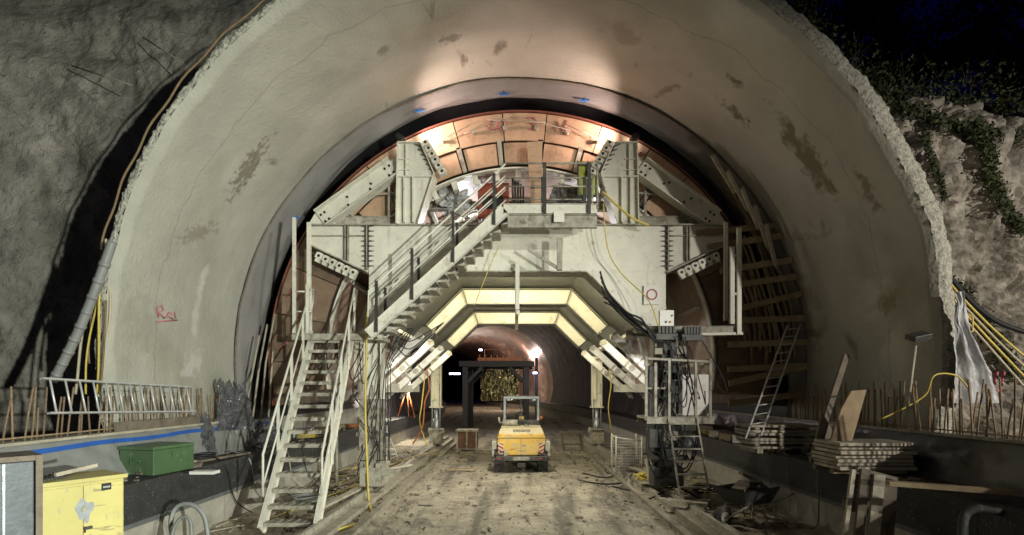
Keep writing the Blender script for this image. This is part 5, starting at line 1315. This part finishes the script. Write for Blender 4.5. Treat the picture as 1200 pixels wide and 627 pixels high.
# objects behind
t = thing('brown_container', 'rusty brown metal bin left of the loader', 'metal bin', (-1.7,18.5,0))
q0 = P(536,529,21.0); Yq = 2.6*600/71
x0=(535-604)*Yq/600; x1=(559-604)*Yq/600
b = MB(); b.box(x0,x1,Yq,Yq+.8,.12,.85); b.build('body','brown_box',t,bevel=.02)
b = MB(); b.box(x0-.04,x1+.04,Yq-.04,Yq+.84,.85,.92); b.box(x0,x0+.06,Yq-.03,Yq,.0,.85); b.box(x1-.06,x1,Yq-.03,Yq,.0,.85); b.box((x0+x1)/2-.03,(x0+x1)/2+.03,Yq-.02,Yq,.1,.85); b.build('rim','steel_dirty',t)
t = thing('sawhorse', 'grey timber trestle stool right of the loader', 'trestle', (2.5,21.6,0))
Yq = 2.6*600/71; x0=(658-604)*Yq/600; x1=(683-604)*Yq/600
b = MB(); b.box(x0-.03,x1+.03,Yq,Yq+.6,.72,.82); b.build('top','timber_old',t)
for x in (x0+.05,x1-.05):
    for y in (Yq+.08,Yq+.5): b = MB(); b.beam((x + (.08 if x>2 else -.08),y,0),(x,y,.72),.08,.08); b.build('leg','timber_old',t)
b = MB(); b.beam((x0,Yq+.06,.3),(x1,Yq+.06,.3),.05,.08); b.build('cross_rail','timber_old',t)
# mesh basket right
t = thing('mesh_basket', 'white wire mesh basket full of scrap by the black wall', 'basket', (4.2,15.9,0))
Yq=15.4; x0=(722-604)*Yq/600; x1=(752-604)*Yq/600
b = MB()
for x in (x0,x1):
    for y in (Yq,Yq+.7): b.tube([(x,y,.1),(x,y,1.25)],.025,6)
b.tube([(x0,Yq,1.2),(x1,Yq,1.1),(x1,Yq+.7,1.1),(x0,Yq+.7,1.2),(x0,Yq,1.2)],.02,6); b.build('frame','white',t)
b = MB()
for k in range(14): x=x0+(x1-x0)*k/13; b.cyl((x,Yq,.15),(x,Yq,1.15),.006,4)
for k in range(12): z=.15+1.0*k/12; b.cyl((x0,Yq,z),(x1,Yq,z),.006,4); b.cyl((x0,Yq,z),(x0,Yq+.7,z),.006,4)
b.build('wire','white',t)
crumple('tangle of grey scrap inside the mesh basket', ((x0+x1)/2,Yq+.35,.45), .3,.25,.25,'steel_dirty','scrap_heap',16,'scrap')
crumple('bright yellow folded hose bag beside the platform foot', (3.35,13.4,.36), .24,.1,.25,'hose_yellow','yellow_bag',14,'bag')
# bench top things far
for s,(ya,yb) in ((1,(13.5,20)),(-1,(14,24))):
    for k in range(7):
        y = ya+(yb-ya)*k/7; x = s*random.uniform(6.0,6.7); h=random.uniform(.08,.3)
        b = MB(); m_=Matrix.Translation((x,y,1.2)) @ Matrix.Rotation(random.uniform(-.4,.4),4,'Z'); b.box(-.25,.25,-.3,.3,0,h,m_); b.box(-.27,.27,-.32,.32,h,h+.02,m_)
        b.build('site_crate', random.choice(['timber','steel_dirty','galv','brown_box']), label=f'low box on the black wall under the {"right" if s>0 else "left"} braces', cat='box', group='boxes on the black wall under the '+('right' if s>0 else 'left')+' braces', bevel=.01)
# hose coils and clutter on the side walls
for k, (x, y, r, m_) in enumerate(((-6.2,15.2,.28,'hose_yellow'),(-6.4,17.0,.3,'hose_black'),(-6.1,19.4,.26,'orange'),(6.25,14.3,.3,'hose_black'),(6.3,16.4,.28,'hose_yellow'),(6.2,10.3,.24,'hose_grey'),(-6.25,10.2,.22,'hose_black'),(4.9,13.2,.34,'hose_black'),(-5.0,15.9,.36,'hose_pale'),(5.1,16.6,.36,'hose_pale'),(-4.9,12.0,.3,'hose_grey'))):
    z0 = 1.22 if abs(x) > 5.8 else .03; pts = []
    for j in range(110):
        a = j*.33; rr = r*(1 + .10*math.sin(j*.21 + k)) ; pts.append((x + rr*math.cos(a), y + rr*math.sin(a)*1.05, z0 + .0011*j + .012*math.sin(j*.9)))
    b = MB(); b.tube(pts, .013, 5)
    col = {'hose_yellow':'yellow','hose_black':'black','orange':'orange','hose_grey':'grey','hose_pale':'pale'}[m_]
    lab = f'coil of {col} hose ' + ['on the black wall just past the left leg','on the black wall under the left braces','on the black wall near the tripod lamp','on the black wall beside the operator platform','on the black wall under the right braces','on the black wall between the board stacks','on the black wall behind the stair rail','on the floor behind the step ladder','on the floor under the left braces','on the floor behind the mesh basket','on the floor between stairs and left leg'][k]
    b.build('hose_coil', m_, label=lab, cat='hose coil')
b = MB()
for _ in range(220):
    s = random.choice((-1,1)); X = s*random.uniform(4.05,5.6); Y = random.uniform(9.5, 22); L_ = random.uniform(.08,.7); a = random.gauss(1.57,.5)
    d = Vector((math.cos(a), math.sin(a), random.uniform(-.05,.05)))*L_/2; c = Vector((X,Y,.03+.05*random.random())); c.x = max(-5.6, min(5.6, c.x))
    b.beam(c-d, c+d, random.choice((.02,.03,.06)), random.choice((.012,.02)), Vector((0,0,1)).cross(d))
b.build('wood_litter', 'timber_pale', label='splintered wood and batten scraps strewn along both rails', cat='litter', kind='stuff')
# tripod lamp
t = thing('tripod_lamp', 'lit work lamp on orange tripod legs on the left wall', 'work lamp', (-5.9,27,1.2))
Yt=26.5; lp = P(477,452,Yt)
for (dx,dy) in ((-.45,-.2),(.45,-.2),(0,.45)): b = MB(); b.cyl((lp.x+dx,Yt+dy,1.22),(lp.x,Yt,lp.z-.1),.035,8); b.build('leg','orange',t)
b = MB(); b.cyl((lp.x,Yt-.05,lp.z),(lp.x,Yt-.12,lp.z),.16,18); b.build('lens','lamp_white',t)
b = MB(); b.box(lp.x-.2,lp.x+.2,Yt-.04,Yt+.12,lp.z-.17,lp.z+.17); b.build('head','steel_dark',t)
# orange machine and yellow thing left rear
hose('orange hose hanging from the left rear frame', [P(500,432,20),P(503,455,20),P(498,470,20),P(495,500,20),P(484,520,19)], .03,'orange')
hose('yellow hose dangling by the left rear leg', [P(498,440,21),P(494,475,21),P(492,495,20.5),P(500,522,19.8)], .025,'hose_yellow')
hose('yellow hose dangling by the right rear leg', [P(712,420,21),P(716,450,21),P(713,480,20.5),P(720,520,19)], .025,'hose_yellow')

# second gantry deep in the tunnel
g = thing('dark_gantry', 'black steel portal frame standing deep inside the tunnel', 'gantry', (-1.2,34,0))
Yg=33.0
xl=(545-604)*Yg/600; xr_=(617-604)*Yg/600; zt=2.6+(458-423)*Yg/600
for Y in (Yg, Yg+4):
    b = MB()
    b.box(xl-.17,xl+.17,Y,Y+.4,0,zt-.4); b.build('column','black',g); b = MB(); b.box(xr_-.17,xr_+.17,Y,Y+.4,0,zt-.4); b.build('column','black',g)
    b = MB(); b.box(xl-.4,xr_+.5,Y,Y+.4,zt-.35,zt); b.beam((xl+.2,Y+.2,zt-1.3),(xl+1.1,Y+.2,zt-.4),.2,.2); b.beam((xr_-.2,Y+.2,zt-1.3),(xr_-1.1,Y+.2,zt-.4),.2,.2); b.build('cross_beam','black',g)
b = MB(); b.box(xr_+.55,xr_+.75,Yg,Yg+.3,0,zt+.2); b.build('column','black',g)
b = MB(); b.box(xl+.8,xr_-.4,Yg+.1,Yg+3,zt+.02,zt+.22); 
for k in range(8): x = xl+.9+k*.38; b.box(x,x+.06,Yg,Yg+.08,zt,zt+.4)
b.box(xl+1.2,xr_-1.0,Yg+.4,Yg+.45,zt+.75,zt+.80); b.box(xl+1.2,xl+1.25,Yg+.4,Yg+.45,zt+.2,zt+.75); b.box(xr_-1.05,xr_-1.0,Yg+.4,Yg+.45,zt+.2,zt+.75); b.build('walkway','orange',g)
t = thing('tunnel_lamp', 'small violet white lamp on the dark gantry column', 'lamp', (xr_+.05,Yg-.2,zt-1.1))
b = MB(); q=P(627,437,Yg-.3); b.box(q.x-.12,q.x+.12,q.y,q.y+.08,q.z-.05,q.z+.05); b.build('tube','lamp_violet',t); b = MB(); b.box(q.x-.3,q.x+.3,q.y+.08,q.y+.16,q.z-.1,q.z+.1); b.build('housing','steel_dark',t)
t = thing('tunnel_lamp', 'small white lamp above the dark gantry beam', 'lamp', P(563,411,Yg))
b = MB(); q=P(563,410,Yg); b.box(q.x-.1,q.x+.1,q.y,q.y+.08,q.z-.05,q.z+.05); b.build('tube','lamp_violet',t)
t = thing('tunnel_lamp', 'violet tube lamp glowing beyond the left rear leg', 'lamp', P(533,430,28))
b = MB(); q=P(533,438,28); b.box(q.x-.3,q.x+.3,q.y,q.y+.08,q.z-.04,q.z+.04); b.build('tube','lamp_violet',t)
b = MB()
b.grid(lambda u,v: Vector((-4.9+5.4*u + .25*fb(u*9,v*3,1), 72+.6*fb(u*12,v*6,2,1,4)-2*u, 1.2+5.0*v)),90,50,False); b.build('gold_foil','foil_gold',label='gold foil curtain standing in for a lit lattice far behind the dark gantry',cat='foil curtain')  # streaky gold colour stands in for the lit lattice deep inside
# ================================================================== LIGHTS
def light(kind, loc, power, color=(1,1,1), size=.1, target=None, cone=None, blend=.3, sx=None, sy=None):
    d = bpy.data.lights.new('light', kind); d.energy = power; d.color = color
    o = bpy.data.objects.new('work_light', d); COL.objects.link(o); o.location = loc  # shared name, also given to the added fill
    if kind == 'AREA':
        d.size = size; 
        if sx: d.shape='RECTANGLE'; d.size=sx; d.size_y=sy
    else: d.shadow_soft_size = size
    if kind == 'SPOT': d.spot_size = R(cone); d.spot_blend = blend
    if target is not None: o.rotation_euler = (Vector(target)-Vector(loc)).to_track_quat('-Z','Y').to_euler()
    return o
# key floodlights of the site, outside and to the right of the camera
light('SPOT', (9.6,-6.3,3.0), 16500, (.97,1,.88), .12, (-6.8,11,2.3), 58, 1)
light('SPOT', (9.8,-1,8.6), 4100, (.98,1,.87), .15, (-4.5,11.5,3.6), 56, .5)
# low floodlight right outside
light('SPOT', (12.5,0.5,5.2), 4200, (1,.93,.82), .1, (8.8,10.5,3.6), 78, .8)
# weak fill added behind the camera to lift the dark right vault
light('SPOT', (2,-8,5), 260, (1,.90,.66), .5, (1,12,3), 95, .8)
# tower floods
for s in (-1,1):
    light('SPOT', (CX+s*2.72, YF-.12, 9.08), 330, (1,.72,.62), .09, (CX+s*.5, YF+.30, 9.9), 135, 1)
# under-frame tubes
for Y in (13.7, 18.5):
    light('AREA', (CX,Y+1.6,5.72), 135, (1,.90,.62), .3, (CX,Y+4.1,5.88), sx=2.8, sy=.15)
    for s in (-1,1): light('AREA', (CX+s*2.45,Y+1.2,4.95), 75, (1,.90,.62), .3, (CX+s*2.6,Y+4.1,5.1), sx=.15, sy=1.2)
# side work lamps behind the braces
light('POINT', (lp.x, Yt-.35, lp.z), 700, (1,.90,.72), .15)
light('SPOT', (CX-3.15,13.45,2.9), 330, (1,.94,.84), .1, (CX-3.75,18,3.35), 42,.6)
light('SPOT', (CX+3.15,13.45,2.9), 380, (1,.97,.92), .1, (CX+3.75,18,3.35), 42,.6)
# inside top
light('POINT', (CX-1.2,16.2,7.2), 170, (.93,.95,1), .2); light('POINT', (CX+1.6,16.2,7.2), 150, (.93,.95,1), .2)
# floor in the middle
light('SPOT', (CX,13.6,5.3), 1100, (1,.93,.76), .15, (CX,13.6,0), 125,.9)
# deep tunnel
light('POINT', (1.6,69,6.9), 800, (1,.76,.68), .3)
light('POINT', (-5.0,78,6.0), 700, (1,.80,.66), .3)
light('POINT', (-2.4,67.5,3.2), 380, (1,.88,.55), .2)
light('POINT', (1.6,32,3.4), 30, (.72,.68,1), .1)
light('POINT', (-3.6,29.5,3.4), 50, (.72,.68,1), .1)

# world -------------------------------------------------------------------
w = bpy.data.worlds.new('World'); S.world = w; w.use_nodes = True
nt = w.node_tree; bg = nt.nodes['Background']; sk = nt.nodes.new('ShaderNodeTexSky'); sk.sky_type = 'NISHITA'; sk.sun_disc = False
sk.sun_elevation = R(-1.2); sk.sun_rotation = R(200); sk.ozone_density = 6
hs = nt.nodes.new('ShaderNodeMix'); hs.data_type='RGBA'; hs.blend_type='MULTIPLY'; hs.inputs[0].default_value=1; hs.inputs[7].default_value=(.34,.46,.92,1)
nt.links.new(sk.outputs[0], hs.inputs[6]); nt.links.new(hs.outputs[2], bg.inputs['Color']); bg.inputs['Strength'].default_value = .05

# camera --------------------------------------------------------------------
cd = bpy.data.cameras.new('camera'); cam = bpy.data.objects.new('camera', cd); COL.objects.link(cam)
cam.location = (0,0,2.6); cam.rotation_euler = (R(90),0,0); cd.sensor_width = 36; cd.lens = 36*F/1200; cd.shift_y = (458-313.5)/1200; cd.shift_x = -4/1200
cd.clip_end = 500; cd.clip_start = .05; S.camera = cam
S.render.engine='CYCLES'; S.cycles.use_denoising = True; S.cycles.max_bounces = 6
S.view_settings.view_transform='Standard'; S.view_settings.look='None'; S.view_settings.exposure=0; S.view_settings.gamma=1
